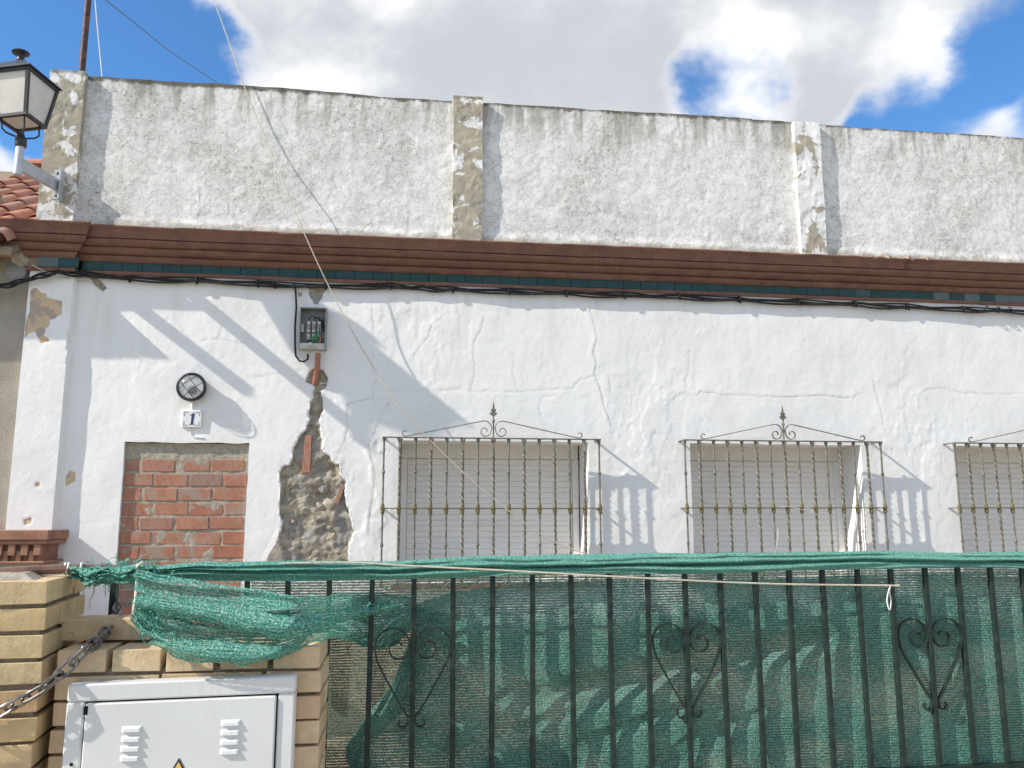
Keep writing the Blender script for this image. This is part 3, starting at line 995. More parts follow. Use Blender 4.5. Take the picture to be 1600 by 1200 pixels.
def pilaster(x0, x1, z0, z1, proud, bias_fn, seed):
    wid = x1 - x0
    L = proud * 2 + wid
    ss = marks([0, proud, proud + wid, L], 0.011)
    zz = marks([z0, z1], 0.0125)

    def fun(S, Z):
        y = np.where(S < proud, -S, np.where(S < proud + wid, -proud, -(L - S)))
        x = np.where(S < proud, x0, np.where(S < proud + wid, x0 + S - proud, x1))
        n = 0.010 * (fbm(x * 9 + 3 * y, Z * 9, seed, 5, 0.6) - 0.5) + 0.010 * (fbm(x * 0 + 1, Z * 4, seed + 9, 4) - 0.5)
        front = (S >= proud) & (S <= proud + wid)
        bias = bias_fn(x, Z)
        fl = sst(fbm(x * 8, Z * 7, seed + 3, 6, 0.65), 0.48, 0.505)
        y = y - np.where(front, n + 0.004 * fl, 0)
        x = x + np.where(S < proud + 0.002, -n, np.where(S > proud + wid - 0.002, n * 0.8, 0))
        Zo = Z + sst(Z, z1 - 0.03, z1) * 0.010 * (fbm(S * 20, S * 0, seed + 4, 3) - 0.5)
        return y, {'bias': bias}, x, Zo
    return grid_object('pilaster', 'pil_a', house, ss, zz, fun, edge_back=[('top', 0.0)])


pilaster(-2.82, -2.555, PZ0, 5.045, 0.055, lambda x, z: 0.0 + 0.08 * sst(z, 4.2, 4.5) - 0.10 * sst(z, 4.1, 3.9) - 0.12 * sst(z, 4.9, 4.99) - 0.07 * np.exp(-((x + 2.63) / 0.04) ** 2) * (z > 4.3), 201)
pilaster(0.358, 0.602, PZ0, 5.045, 0.048, lambda x, z: 0.05 - 0.10 * np.exp(-((z - 4.45) / 0.10) ** 2) - 0.07 * np.exp(-((z - 4.83) / 0.07) ** 2) - 0.06 * sst(z, 4.92, 4.98) - 0.05 * np.exp(-((z - 3.9) / 0.06) ** 2), 211)
pilaster(3.362, 3.60, PZ0, 5.01, 0.048, lambda x, z: -0.14 + 0.24 * np.exp(-((z - 4.80) / 0.08) ** 2 - ((x - 3.45) / 0.09) ** 2) + 0.24 * np.exp(-((z - 3.93) / 0.13) ** 2 - ((x - 3.50) / 0.08) ** 2) + 0.12 * np.exp(-((z - 4.65) / 0.1) ** 2 - ((x - 3.54) / 0.05) ** 2), 221)

# cornice (profile swept along the front), breaking forward over the corner pilaster
PROF = [(0.012, 3.500), (0.022, 3.499), (0.030, 3.503), (0.040, 3.514), (0.049, 3.529), (0.052, 3.538), (0.050, 3.544), (0.038, 3.546), (0.038, 3.551), (0.066, 3.553), (0.076, 3.558), (0.088, 3.570), (0.097, 3.584), (0.100, 3.592), (0.098, 3.597), (0.085, 3.599), (0.085, 3.604),
        (0.108, 3.606), (0.118, 3.611), (0.129, 3.622), (0.138, 3.636), (0.140, 3.644), (0.138, 3.649), (0.126, 3.651), (0.126, 3.656), (0.144, 3.658), (0.150, 3.676), (0.160, 3.700), (0.172, 3.722), (0.181, 3.731), (0.184, 3.737), (0.183, 3.742), (0.178, 3.747), (0.03, 3.772)]


def cornice(x0, x1, add, name='cornice', end_l=False, end_r=False):
    n = max(2, int((x1 - x0) / 0.04))
    vs, fs = [], []
    m = len(PROF)
    ii, kk = np.meshgrid(np.arange(n + 1) * 1.0, np.arange(m) * 1.0, indexing='ij')
    CH = fbm(ii * 0.30 + x0 * 3, kk * 0.16, 305, 4)
    for i in range(n + 1):
        x = x0 + (x1 - x0) * i / n
        wob = 0.006 * (float(vn(np.array([x * 1.1]), np.array([0.3]), 301)[0]) - 0.5)
        for k, (d, z) in enumerate(PROF):
            unit = int(math.floor(x / 0.25))
            jr = random.Random(unit * 31 + k // 9)
            chip = 0.010 * max(0.0, float(CH[i, k]) - 0.62) / 0.2
            zz, dd = z + wob + (jr.random() - 0.5) * 0.003, d + add + ((jr.random() - 0.5) * 0.005 - chip if d > 0.03 else 0)
            if k >= 26 and 3.86 < x < 4.42:                     # broken lip
                brk = float(fbm(np.array([x * 14]), np.array([1.0]), 311, 4)[0])
                zz -= 0.055 * max(0.0, brk - 0.42) * (1 if k >= 29 else 0.3)
                dd -= 0.10 * max(0.0, brk - 0.45) * (k < 32)
            ex = 0.0
            if end_r and i == n:                                # mitred return over the pilaster
                ex = d
            if end_l and i == 0:
                ex = -d
            vs.append((x + ex, -dd if d > 0.015 else -0.012 - add * 0, zz))
    for i in range(n):
        for k in range(m - 1):
            fs.append((i * m + k, (i + 1) * m + k, (i + 1) * m + k + 1, i * m + k + 1))
    fs.append(tuple(range(m)))
    fs.append(tuple(range(n * m, (n + 1) * m)))
    b = MB()
    b.add(vs, fs)
    return b.build(name, 'terracotta', house, smooth=True)


cornice(-2.50, X_END, 0.0)
cornice(-2.90, -2.535, 0.05, 'corner_cornice', end_l=True, end_r=True)
# rubble left where the lip broke away
bx = MB()
pts = [(3.84 + 0.03 * k, -0.150 - 0.028 * random.random(), 3.742 + 0.010 * random.random()) for k in range(22)]
bx.sweep(pts, [(-0.012, -0.012), (0.012, -0.008), (0.014, 0.010), (-0.01, 0.012)], radii=[0.4 + 0.9 * random.random() for _ in pts])
bx.build('broken_edge', 'chip', house)

# frieze of green glazed tiles and the thin terracotta strip below
fr = MB().box(PIL_R + 0.02, X_END, -0.006, 0.01, 3.428, 3.53).build('tile_frieze', 'fence', house)
tile_w = 0.147
tm = MB().box(-tile_w / 2 + 0.001, tile_w / 2 - 0.001, -0.010, 0.0, -0.042, 0.042).mesh('tile', 'glazed', bevel=0.002)
x = PIL_R + 0.03 + tile_w / 2
while x < X_END - 0.1:
    o = put(bpy.data.objects.new('tile', tm), fr, (x, -0.008, 3.474))
    o.rotation_euler = (random.uniform(-.012, .012), 0, random.uniform(-.01, .01))
    x += tile_w
fr2 = MB().box(PIL_L - 0.02, PIL_R - 0.005, -0.066, -0.04, 3.428, 3.53).build('tile_frieze', 'mortar_dark', house)
for k in range(2):
    put(bpy.data.objects.new('tile', tm), fr2, (PIL_L + 0.06 + tile_w * (k + 0.5), -0.068, 3.474))
pts = [(x, -0.008 - 0.004 * random.random(), 3.418 + 0.002 * math.sin(x * 3)) for x in np.arange(PIL_R + 0.02, X_END, 0.12)]
MB().sweep(pts, [(-0.014, -0.012), (0.012, -0.012), (0.012, 0.012), (-0.014, 0.012)]).build('terracotta_strip', 'terracotta', house)
MB().box(PIL_L - 0.02, PIL_R + 0.002, -0.074, -0.04, 3.402, 3.427).build('terracotta_strip', 'terracotta', house)

# windows: box, guides, slats, sill
slat_mesh = None
for (a, c) in WIN:
    fx0, fx1 = a + 0.012, c - 0.012
    win = MB().box(fx0, fx1, 0.372, 0.40, WZ0, WZ1 + 0.02).build('window', 'shutter', house)
    MB().box(fx0, fx1, 0.335, 0.371, 2.035, WZ1 + 0.02).build('shutter_box', 'shutter', win, bevel=0.004)
    for gx in (a + 0.010, c - 0.062):
        MB().box(gx, gx + 0.052, 0.338, 0.3705, WZ0, 2.033).build('guide_rail', 'shutter', win, bevel=0.003)
    if slat_mesh is None:
        sb = MB()
        wv = (c - a) / 2 - 0.066
        prof = [(-0.0226, 0.000), (-0.0222, -0.0075), (-0.012, -0.0095), (0.0, -0.0102), (0.012, -0.0095), (0.0216, -0.0072), (0.0222, 0.000)]
        sb.add([(sx * wv, y, z) for sx in (-1, 1) for z, y in prof], [(i, i + 1, i + 8, i + 7) for i in range(6)] + [tuple(range(7)), tuple(range(13, 6, -1))])
        slat_mesh = sb.mesh('shutter_slat', 'shutter')
    z = 2.033 - 0.024
    k = 0
    while z > WZ0 + 0.02:
        put(bpy.data.objects.new('shutter_slat', slat_mesh), win, ((a + c) / 2, 0.362 + random.uniform(-.001, .001), z))
        z -= 0.0455
        k += 1
    sill = MB().box(a - 0.05, c + 0.05, -0.05, 0.30, 1.018, 1.0585)
    sill.build('sill', 'redtile', win, bevel=0.004)

# bricked-up doorway
infill = MB().box(DOOR[0] + 0.002, DOOR[1] - 0.002, 0.047, 0.10, DOOR[2], DOOR[3] - 0.002).build('doorway_infill', 'mortar', house)


def brick_meshes(name, mat, sx, sy, sz, n=5, bev=0.004, jit=0.003, ref=0):
    out = []
    for k in range(n):
        b = MB()
        nx = 3
        X_ = np.linspace(-sx / 2, sx / 2, nx + 1)
        b.box(-sx / 2, sx / 2, -sy / 2, sy / 2, -sz / 2, sz / 2)
        b.v = [(x + random.uniform(-jit, jit), y + random.uniform(-jit, jit) * 0.5, z + random.uniform(-jit, jit)) for x, y, z in b.v]
        out.append(b.mesh(name, mat, bevel=bev))
    return out


BL, BH = 0.236, 0.092
rb_full = brick_meshes('brick', 'redbrick', BL, 0.05, BH, 6)
lens = {}
z = DOOR[2] + 0.055
row = 0
mort_tops = []
while z < DOOR[3] - 0.10:
    x = DOOR[0] + 0.008
    first = [0.115, 0.236, 0.14, 0.20][row % 4] * random.uniform(0.85, 1.1)
    ln = first
    while x < DOOR[1] - 0.02:
        ln = min(ln, DOOR[1] - 0.010 - x)
        if ln < 0.045:
            break
        if abs(ln - BL) < 0.012:
            me = random.choice(rb_full)
        else:
            me = brick_meshes('brick', 'redbrick', ln, 0.05, BH, 1)[0]
        o = put(bpy.data.objects.new('brick', me), infill, (x + ln / 2, 0.050 + random.uniform(-.004, .004), z + random.uniform(-.003, .003)))
        o.rotation_euler = (random.uniform(-.02, .02), random.uniform(-.012, .012), random.uniform(-.012, .012))
        x += ln + random.uniform(0.010, 0.022)
        ln = BL
    z += BH + random.uniform(0.013, 0.019)
    row += 1


def slab_fun(seed, y0, amp):
    def fun(X, Z):
        h = amp * (fbm(X * 18, Z * 18, seed, 5, 0.6) - 0.5)
        return y0 - h, {}, X, Z
    return fun


grid_object('mortar_bed', 'mortar', infill, marks([DOOR[0] + 0.001, DOOR[1] - 0.001], 0.012), marks([1.0, DOOR[3] - 0.003], 0.012), slab_fun(331, 0.030, 0.014))

# bits of brick and buried conduit in the broken render
for poly, mt, y in [([(477, 681), (487, 679), (484, 738), (471, 740)], 'redbrick', 0.004), ([(533, 754), (539, 759), (528, 790), (523, 785)], 'redbrick', 0.004)]:
    p = pxw(poly)
    MB().prism(p[::-1], y, 0.045).build('brick_fragment', mt, house, bevel=0.002)
rs = random.Random(5)
spots = 0
while spots < 15:
    x, z = rs.uniform(-0.95, -0.40), rs.uniform(1.18, 1.98)
    if sdf(np.array([x]), np.array([z]), patch)[0] < 0.035:
        continue
    r = rs.uniform(0.014, 0.040)
    st = MB().lathe([(0.3, -1.0), (0.75, -0.72), (1.0, -0.1), (0.9, 0.45), (0.5, 0.85), (0.15, 0.98)], (0, 0, 0), 'z', 8)
    asp, th = rs.uniform(0.55, 1.0), rs.uniform(-0.7, 0.7)
    vs = []
    for (a_, b_, c_) in st.v:
        j = 1 + rs.uniform(-.18, .18)
        u_, v_ = a_ * r * 1.25 * j, c_ * r * asp * j
        vs.append((x + u_ * math.cos(th) - v_ * math.sin(th), 0.036 + b_ * r * 0.7 * j, z + u_ * math.sin(th) + v_ * math.cos(th)))
    st.v = vs
    st.build('rubble_stone', rs.choice(['mortar', 'plinth', 'mortar', 'grey_rubble']), house, smooth=False, bevel=0.0)
    spots += 1
# door threshold
MB().box(-2.43, -1.05, -0.36, -0.047, 0.69, 0.735).build('threshold_slab', 'redtile', house, bevel=0.004)
MB().box(-2.40, -1.08, -0.33, -0.047, 0.0, 0.688).build('doorstep', 'plinth', house)

# ------------------------------------------------------------------ window grilles
def spiral(cx, cz, r0, r1, a0, a1, n=22):
    return [(cx + (r0 + (r1 - r0) * t) * math.cos(a0 + (a1 - a0) * t), cz + (r0 + (r1 - r0) * t) * math.sin(a0 + (a1 - a0) * t)) for t in np.linspace(0, 1, n)]


def make_grille(x_left, label):
    SO = -0.132
    wid = GW
    xl, zb, zt, zm = x_left, 1.045, 2.160, 1.622
    g = thing('window_grille', label, 'window grille', (xl + wid / 2, 0, zb), 'wrought iron grilles over the shuttered windows')
    flat = lambda z: MB().box(xl - 0.014, xl + wid + 0.014, SO - 0.018, SO + 0.018, z - 0.004, z + 0.004)
    flat(zt).build('top_rail', 'grille', g)
    flat(zb).build('bottom_rail', 'grille', g)
    flat(zm).build('middle_rail', 'brass', g)
    for z in (zt, zm, zb):
        for x in (xl, xl + wid):
            MB().box(x - 0.012, x + 0.012, SO + 0.0185, 0.02, z - 0.0035, z + 0.0035).build('wall_bracket', 'grille', g)
    for k in range(15):
        x = xl + wid * k / 14
        x += random.uniform(-.002, .002)
        z0, z1 = zb + 0.004, zt - 0.004
        zz = np.linspace(z0, z1, 90)
        rad = np.full(90, 1.0)
        hs = 0.0074
        if k % 2 == 0:
            sec = [(hs * math.cos(q), hs * math.sin(q)) for q in np.linspace(0, 2 * math.pi, 8, endpoint=False)]
            tw = None
            for zc in (1.895, 1.350):
                rad += 1.0 * np.exp(-((zz - zc) / 0.009) ** 2)
        else:
            q = 0.0084
            sec = [(q, q), (-q, q), (-q, -q), (q, -q)]
            tw = [(0 if (zi > zt - 0.09 or abs(zi - zm) < 0.05 or zi < zb + 0.09) else 1) for zi in zz]
            tw = list(np.cumsum(tw) * 0.42)
        rad += 1.0 * np.exp(-((zz - (zt - 0.012)) / 0.018) ** 2) + 0.7 * np.exp(-((zz - (zb + 0.018)) / 0.013) ** 2)
        bar = MB().sweep([(x, SO, zi) for zi in zz], sec, radii=list(rad), twist=tw).build('bar', 'grille', g, smooth=(k % 2 == 0))
        cz = [(0.009, -0.046), (0.0125, -0.042), (0.0170, -0.026), (0.0125, -0.014), (0.0175, -0.010), (0.0175, 0.010), (0.0125, 0.014), (0.0145, 0.026), (0.0115, 0.032), (0.009, 0.038)]
        MB().lathe(cz, (x, SO, zm), n=10).build('collar', 'brass', bar, smooth=True)
    cx = xl + wid / 2
    sec = [(-0.003, -0.007), (0.003, -0.007), (0.003, 0.007), (-0.003, 0.007)]
    for sgn in (-1, 1):
        # centre volute, long raking rod, little end curl
        path = spiral(0.062, 0.052, 0.010, 0.046, math.radians(140), math.radians(140 + 360 + 220), 34)[:]
        path = spiral(0.066, 0.050, 0.012, 0.045, math.radians(200), math.radians(200 + 270 + 270), 36)
        # from the volute's inner flank up over the shoulder
        last = path[-1]
        pp = [(last[0], last[1])]
        pp = path + [(0.004, 0.075), (0.012, 0.100), (0.030, 0.122), (0.055, 0.130), (0.085, 0.127)]
        path = [p for p in path if True]
        # keep only the part of the spiral that runs to the stem
        stem = [(0.010, 0.035), (0.004, 0.060)]
        main = spiral(0.066, 0.050, 0.014, 0.047, math.radians(560), math.radians(180), 30) + [(0.012, 0.078), (0.022, 0.104), (0.042, 0.124), (0.066, 0.131), (0.095, 0.127)]
        main += [(0.095 + (0.655 - 0.095) * t, 0.127 + (0.008 - 0.127) * t) for t in np.linspace(0.06, 1, 14)]
        main += [(0.680, 0.006)] + spiral(0.683, 0.028, 0.022, 0.016, math.radians(-80), math.radians(150), 12)
        MB().sweep([(cx + sgn * p[0], SO, zt + 0.005 + p[1]) for p in main], sec).build('scroll', 'grille', g)
    fin = [(0.006, 0.0), (0.006, 0.118), (0.0115, 0.122), (0.0115, 0.140), (0.006, 0.144), (0.0055, 0.165), (0.010, 0.172), (0.006, 0.178)]
    f = MB().lathe(fin, (cx, SO, zt + 0.004), n=10)
    f.build('finial_stem', 'grille', g, smooth=True)
    leaf = [(0, 0.175), (0.010, 0.178), (0.024, 0.186), (0.030, 0.200), (0.026, 0.206), (0.019, 0.200), (0.014, 0.208), (0.021, 0.222), (0.015, 0.232), (0.008, 0.230), (0.007, 0.250), (0.004, 0.275), (0, 0.292)]
    poly = leaf + [(-x_, z_) for x_, z_ in leaf[-2:0:-1]]
    MB().prism([(cx + p[0], zt + p[1]) for p in poly], SO - 0.006, SO + 0.006).build('finial_leaf', 'grille', g, bevel=0.002)
    return g


GL = at(1070, 690, -0.132)[0]
GL1 = at(600.5, 686, -0.132)[0]
GW = 0.5 * (at(941, 690, -0.132)[0] - GL1 + at(1371, 692, -0.132)[0] - GL)
g1 = make_grille(GL1, 'wrought iron window grille nearest the bricked up door, crossed by the slack rope')
g2 = copy_tree(g1, None, (GL - GL1, 0, 0.004))
g2['label'] = 'middle wrought iron window grille with a frayed white string caught on its middle rail'
g3 = copy_tree(g1, None, (at(1491, 695, -0.132)[0] - GL1, 0, 0.004))
g3['label'] = 'wrought iron window grille farthest right, cut off by the edge of the view'
# loose strings caught on the grille
pts = [at(1220, 793, -0.15), at(1228, 791, -0.155), at(1240, 793, -0.15), at(1255, 797, -0.15), at(1262, 793, -0.15), at(1270, 800, -0.155), at(1280, 806, -0.15)]
s_ = MB().tube(pts, 0.0022, 5).build('string', 'white_cord')
tag(s_, 'short frayed white string draped over the middle grille rail', 'string')
pts = [at(1216, 826, -0.15), at(1215, 840, -0.15), at(1213, 852, -0.15), at(1212, 866, -0.15)]
s_ = MB().tube(pts, 0.002, 5).build('string', 'white_cord')
tag(s_, 'thin white string hanging down upright inside the middle grille', 'string')

# ------------------------------------------------------------------ lamp, number, meter box, cable on the wall
bk = thing('bulkhead_lamp', 'round black caged bulkhead lamp above the house number plate', 'wall lamp', (-1.604, 0, 2.53))
cx, cz = -1.604, 2.532
MB().lathe([(0.094, -0.01), (0.098, 0.0), (0.098, 0.050), (0.090, 0.062)], (cx, 0, cz), 'y', 28).build('base', 'lampframe', bk, smooth=True)
ring = [(cx + 0.100 * math.cos(q), -0.070, cz + 0.100 * math.sin(q)) for q in np.linspace(0, 2 * math.pi, 40, endpoint=False)]
MB().tube(ring, 0.0105, 8, closed=True).build('ring', 'lampframe', bk, smooth=True)
MB().lathe([(0.090, 0.064), (0.089, 0.080), (0.080, 0.098), (0.060, 0.112), (0.034, 0.120), (0.004, 0.122)], (cx, 0, cz), 'y', 28).build('glass_dome', 'dome', bk, smooth=True)
MB().lathe([(0.085, 0.0632), (0.085, 0.0645)], (cx, 0, cz), 'y', 28).build('reflector', 'plaque', bk)
MB().lathe([(0.028, 0.066), (0.033, 0.075), (0.030, 0.095), (0.015, 0.108)], (cx + 0.01, 0, cz - 0.025), 'y', 14).build('bulb_holder', 'boxgrey', bk, smooth=True)
for k, (ax, offs) in enumerate([(math.radians(40), -0.034), (math.radians(40), 0.034), (math.radians(-50), -0.034), (math.radians(-50), 0.034)]):
    pts = []
    for t in np.linspace(-1, 1, 15):
        half = math.sqrt(0.100 ** 2 - offs ** 2)
        u_ = t * half
        x = u_ * math.cos(ax) - offs * math.sin(ax)
        z = u_ * math.sin(ax) + offs * math.cos(ax)
        r = math.hypot(x, z) / 0.102
        pts.append((cx + x, -0.072 - 0.062 * math.sqrt(max(0, 1 - r * r)), cz + z))
    MB().tube(pts, 0.0024, 6).build('cage_wire', 'lampframe', bk, smooth=True)
MB().tube([(cx + 0.004, -0.008, cz - 0.10), (cx + 0.002, -0.010, cz - 0.13), (cx + 0.003, -0.008, cz - 0.16)], 0.010, 8).build('conduit', 'wall', bk)

npl = thing('number_plate', 'small white ceramic house number plate reading 1 in dark blue', 'house number', (-1.6, 0, 2.23))
x0, x1, z0, z1 = -1.672, -1.526, 2.228, 2.362
MB().box(x0, x1, -0.022, 0.0, z0, z1).build('plate', 'plaque', npl, bevel=0.006)
mx = (x0 + x1) / 2 + 0.002
d1 = [(-0.016, -0.045), (0.018, -0.045), (0.017, -0.039), (0.0105, -0.037), (0.019, 0.043), (0.009, 0.043), (-0.004, 0.033), (-0.014, 0.029), (-0.015, 0.024), (-0.003, 0.026), (-0.0055, -0.037), (-0.013, -0.039)]
MB().prism([(mx + p[0], (z0 + z1) / 2 + p[1]) for p in d1], -0.0238, -0.0215).build('numeral', 'navy', npl)
for sx in (-1, 1):
    for sz in (-1, 1):
        c0 = (mx - 0.002 + sx * 0.056, (z0 + z1) / 2 + sz * 0.050)
        path = [(c0[0] - sx * 0.030, c0[1] + sz * 0.002), (c0[0] - sx * 0.018, c0[1] - sz * 0.004), (c0[0] - sx * 0.010, c0[1] + sz * 0.003), (c0[0], c0[1]), (c0[0] + sx * 0.002, c0[1] - sz * 0.010), (c0[0] - sx * 0.004, c0[1] - sz * 0.018), (c0[0] + sx * 0.001, c0[1] - sz * 0.030)]
        MB().sweep([(p[0], -0.0222, p[1]) for p in path], [(-0.0028, -0.001), (0.0028, -0.001), (0.0028, 0.001), (-0.0028, 0.001)]).build('corner_ornament', 'printgrey', npl)
pts = [at(299, 670), at(298, 678), at(303, 683), at(318, 684)]
MB().tube([(p[0], -0.006, p[2]) for p in pts], 0.005, 6).build('cable_stub', 'wall', npl)

mb = thing('fuse_box', 'open grey electric fuse box with white fuses and green wires on the wall', 'fuse box', (-0.71, 0, 2.83))
bx0, bx1, bz0, bz1, bd = -0.822, -0.618, 2.845, 3.172, 0.095
MB().box(bx0, bx1, -0.012, -0.002, bz0, bz1).build('back_panel', 'boxgrey', mb)
MB().box(bx0, bx0 + 0.008, -bd, -0.0125, bz0, bz1).build('side', 'boxgrey', mb)
MB().box(bx1 - 0.008, bx1, -bd, -0.0125, bz0, bz1).build('side', 'boxgrey', mb)
MB().box(bx0 + 0.0085, bx1 - 0.0085, -bd, -0.0125, bz1 - 0.008, bz1).build('lid_edge', 'boxgrey', mb)
MB().box(bx0 + 0.0085, bx1 - 0.0085, -bd, -0.0125, bz0, bz0 + 0.012).build('bottom', 'boxlight', mb)
MB().box(bx0 + 0.0085, bx1 - 0.0085, -bd - 0.004, -bd + 0.006, bz0 + 0.0125, bz0 + 0.042).build('front_lip', 'boxlight', mb, bevel=0.003)
for k in range(3):
    xk = bx0 + 0.066 + 0.040 * k
    zc = bz1 - 0.145
    fz = MB().box(xk - 0.013, xk + 0.013, -0.058, -0.0125, zc - 0.045, zc + 0.045).build('fuse_base', 'ceramic', mb, bevel=0.003)
    MB().box(xk - 0.009, xk + 0.009, -0.074, -0.0585, zc - 0.018, zc + 0.018).build('fuse_cap', 'boxgrey', fz, bevel=0.003)
    MB().box(xk - 0.013, xk + 0.013, -0.045, -0.0125, zc - 0.100, zc - 0.052).build('terminal', 'ceramic', fz, bevel=0.003)
    MB().tube([(xk, -0.050, zc + 0.040), (xk + 0.008, -0.075, zc + 0.070), (xk + 0.030, -0.06, zc + 0.085 - 0.01 * k), (bx1 - 0.03, -0.04, zc + 0.05 - 0.03 * k), (bx1 - 0.022, -0.03, zc - 0.03)], 0.0038, 6).build('wire', 'black', mb, smooth=True)
for k in range(3):
    MB().tube([(bx0 + 0.06 + 0.03 * k, -0.05, bz1 - 0.255), (bx0 + 0.085 + 0.02 * k, -0.075, bz0 + 0.075 - 0.01 * k), (bx0 + 0.12 + 0.012 * k, -0.07, bz0 + 0.11), (bx0 + 0.15, -0.05, bz0 + 0.14 + 0.02 * k)], 0.0065, 6).build('green_wire', 'wiregreen', mb, smooth=True)
MB().box(bx0 + 0.008, bx0 + 0.030, -0.05, -0.0125, bz1 - 0.19, bz1 - 0.12).build('neutral_block', 'ceramic', mb, bevel=0.003)
MB().tube([at(497, 552, -0.055), at(496, 570, -0.05), at(494, 588, -0.030), at(492, 600, 0.01)], 0.0215, 12).build('conduit', 'conduit', mb, smooth=True)
MB().tube([(bx1 - 0.055, -0.04, bz0 + 0.013), (bx1 - 0.052, -0.045, bz0 + 0.06), (bx1 - 0.045, -0.04, bz0 + 0.10)], 0.017, 10).build('conduit_end', 'conduit', mb, smooth=True)
MB().lathe([(0.010, 0.0), (0.016, 0.004), (0.012, 0.012), (0.018, 0.016), (0.006, 0.024)], ((bx0 + bx1) / 2 - 0.01, -bd - 0.004, bz0 + 0.027), 'y', 10).build('latch', 'ceramic', mb, smooth=True)

# black cable bundle under the frieze
cb = thing('utility_cable', 'black utility cable bundle clipped along the wall under the green tiles', 'cable', (0, -0.03, 3.4))
main = [(-60, 452), (0, 446), (30, 440), (60, 430), (90, 424), (130, 427), (203, 434), (307, 437), (403, 442), (508, 446), (609, 446), (660, 449), (707, 451), (795, 454), (885, 457), (975, 460), (1061, 462), (1155, 467), (1248, 471), (1336, 474), (1418, 478), (1504, 482), (1560, 484), (1640, 487), (1760, 490)]
sm = []
for i in range(len(main) - 1):
    for t in np.linspace(0, 1, 7, endpoint=False):
        p = np.array(main[i]) * (1 - t) + np.array(main[i + 1]) * t
        sag = 1.6 * math.sin(math.pi * t)
        sm.append((p[0], p[1] + sag))
for k, (r, dy, yy) in enumerate(((0.0115, 0, -0.030), (0.0085, 3.0, -0.034), (0.0065, -2.4, -0.026))):
    pts = []
    for i, (px, py) in enumerate(sm):
        Y = yy - (0.065 if px < 112 else 0.02 if px < 135 else 0)
        q = at(px, py + dy + 1.3 * math.sin(i * 0.55 + k * 2), Y)
        pts.append(q)
    MB().tube(pts, r, 7).build('strand', 'black', cb, smooth=True)
clip_mesh = None
for px, py in ((203, 434), (307, 437), (403, 442), (430, 444), (508, 446), (609, 446), (707, 451), (795, 454), (885, 457), (975, 460), (1061, 462), (1155, 467), (1248, 471), (1336, 474), (1418, 478), (1504, 482)):
    p = at(px, py, -0.03)
    pts = [(p[0], 0.0, p[2] + 0.018), (p[0], -0.03, p[2] + 0.020), (p[0], -0.048, p[2] + 0.008), (p[0], -0.050, p[2] - 0.012), (p[0] + 0.004, -0.034, p[2] - 0.026), (p[0] + 0.004, -0.012, p[2] - 0.022), (p[0], 0.004, p[2] - 0.014)]
    c_ = MB().sweep(pts, [(-0.009, -0.003), (0.009, -0.003), (0.009, 0.003), (-0.009, 0.003)]).build('clip', 'black', cb)
    MB().lathe([(0.004, 0.0), (0.012, 0.003), (0.012, 0.010), (0.006, 0.013)], (p[0] + 0.004, -0.034, p[2] - 0.030), 'y', 8).build('clip_head', 'black', c_, smooth=True)
drop = [(459, 444), (462, 455), (463, 480), (461, 510), (461, 540), (462, 556), (468, 564), (475, 565), (481, 561), (481, 553)]
MB().tube([at(a, c, -0.028 if c < 560 else -0.04) for a, c in drop], 0.0075, 7).build('drop_cable', 'black', cb, smooth=True)
for k in range(3):
    p = at(1541 + 18 * k, 483 + k, -0.04)
    MB().tube([(p[0] + 0.026 * math.cos(q), -0.05 + 0.01 * math.sin(q * 2), p[2] + 0.026 * math.sin(q)) for q in np.linspace(0, 2 * math.pi, 18, endpoint=False)], 0.004, 6, closed=True).build('wire_loop', 'black', cb, smooth=True)
for pts in ([(50, 414), (70, 424), (100, 428), (122, 432), (138, 437)], [(66, 428), (90, 432), (118, 436), (146, 438)]):
    MB().tube([at(a, c, -0.085 if a < 105 else -0.03) for a, c in pts], 0.004, 6).build('loose_wire', 'boxlight', cb, smooth=True)

# ------------------------------------------------------------------ street lantern on the corner pilaster
LX, LY = -2.690, -0.69
lamp = thing('street_lamp', 'old style black street lantern with milky panes on a grey wall bracket', 'street lamp', (-2.68, -0.055, 4.05))
MB().box(-2.715, -2.655, -0.066, -0.052, 3.97, 4.21).build('wall_plate', 'grey', lamp, bevel=0.002)
MB().box(-2.655, -2.641, -0.125, -0.0525, 3.955, 4.205).build('side_plate', 'grey', lamp, bevel=0.002)
for z in (4.0, 4.18):
    MB().lathe([(0.010, 0.0), (0.010, 0.010), (0.004, 0.012)], (-2.69, -0.0665, z), 'y', 8).build('bolt', 'chain', lamp)
pa, pb = (LX, LY + 0.02, 3.985), (-2.685, -0.0665, 4.085)
MB().sweep([pa, pb], [(-0.018, -0.046), (0.018, -0.046), (0.018, 0.046), (-0.018, 0.046)], ref=(0, 0, 1)).build('arm', 'grey', lamp, bevel=0.003)
MB().lathe([(0.027, 3.90), (0.027, 4.115), (0.024, 4.12)], (LX, LY, 0), n=16).build('post', 'grey', lamp, smooth=True)
MB().lathe([(0.034, 4.105), (0.038, 4.115), (0.038, 4.165), (0.030, 4.175), (0.022, 4.205)], (LX, LY, 0), n=14).build('socket', 'lampframe', lamp, smooth=True)
hb, ht, zb_, zt_ = 0.108, 0.160, 4.300, 4.578
for sx, sy in ((1, 1), (1, -1), (-1, 1), (-1, -1)):
    pts = [(LX + sx * 0.02, LY + sy * 0.02, 4.175), (LX + sx * 0.062, LY + sy * 0.062, 4.190), (LX + sx * 0.080, LY + sy * 0.080, 4.215), (LX + sx * 0.082, LY + sy * 0.082, zb_ - 0.01)]
    MB().tube(pts, 0.0065, 6).build('yoke_rod', 'lampframe', lamp, smooth=True)


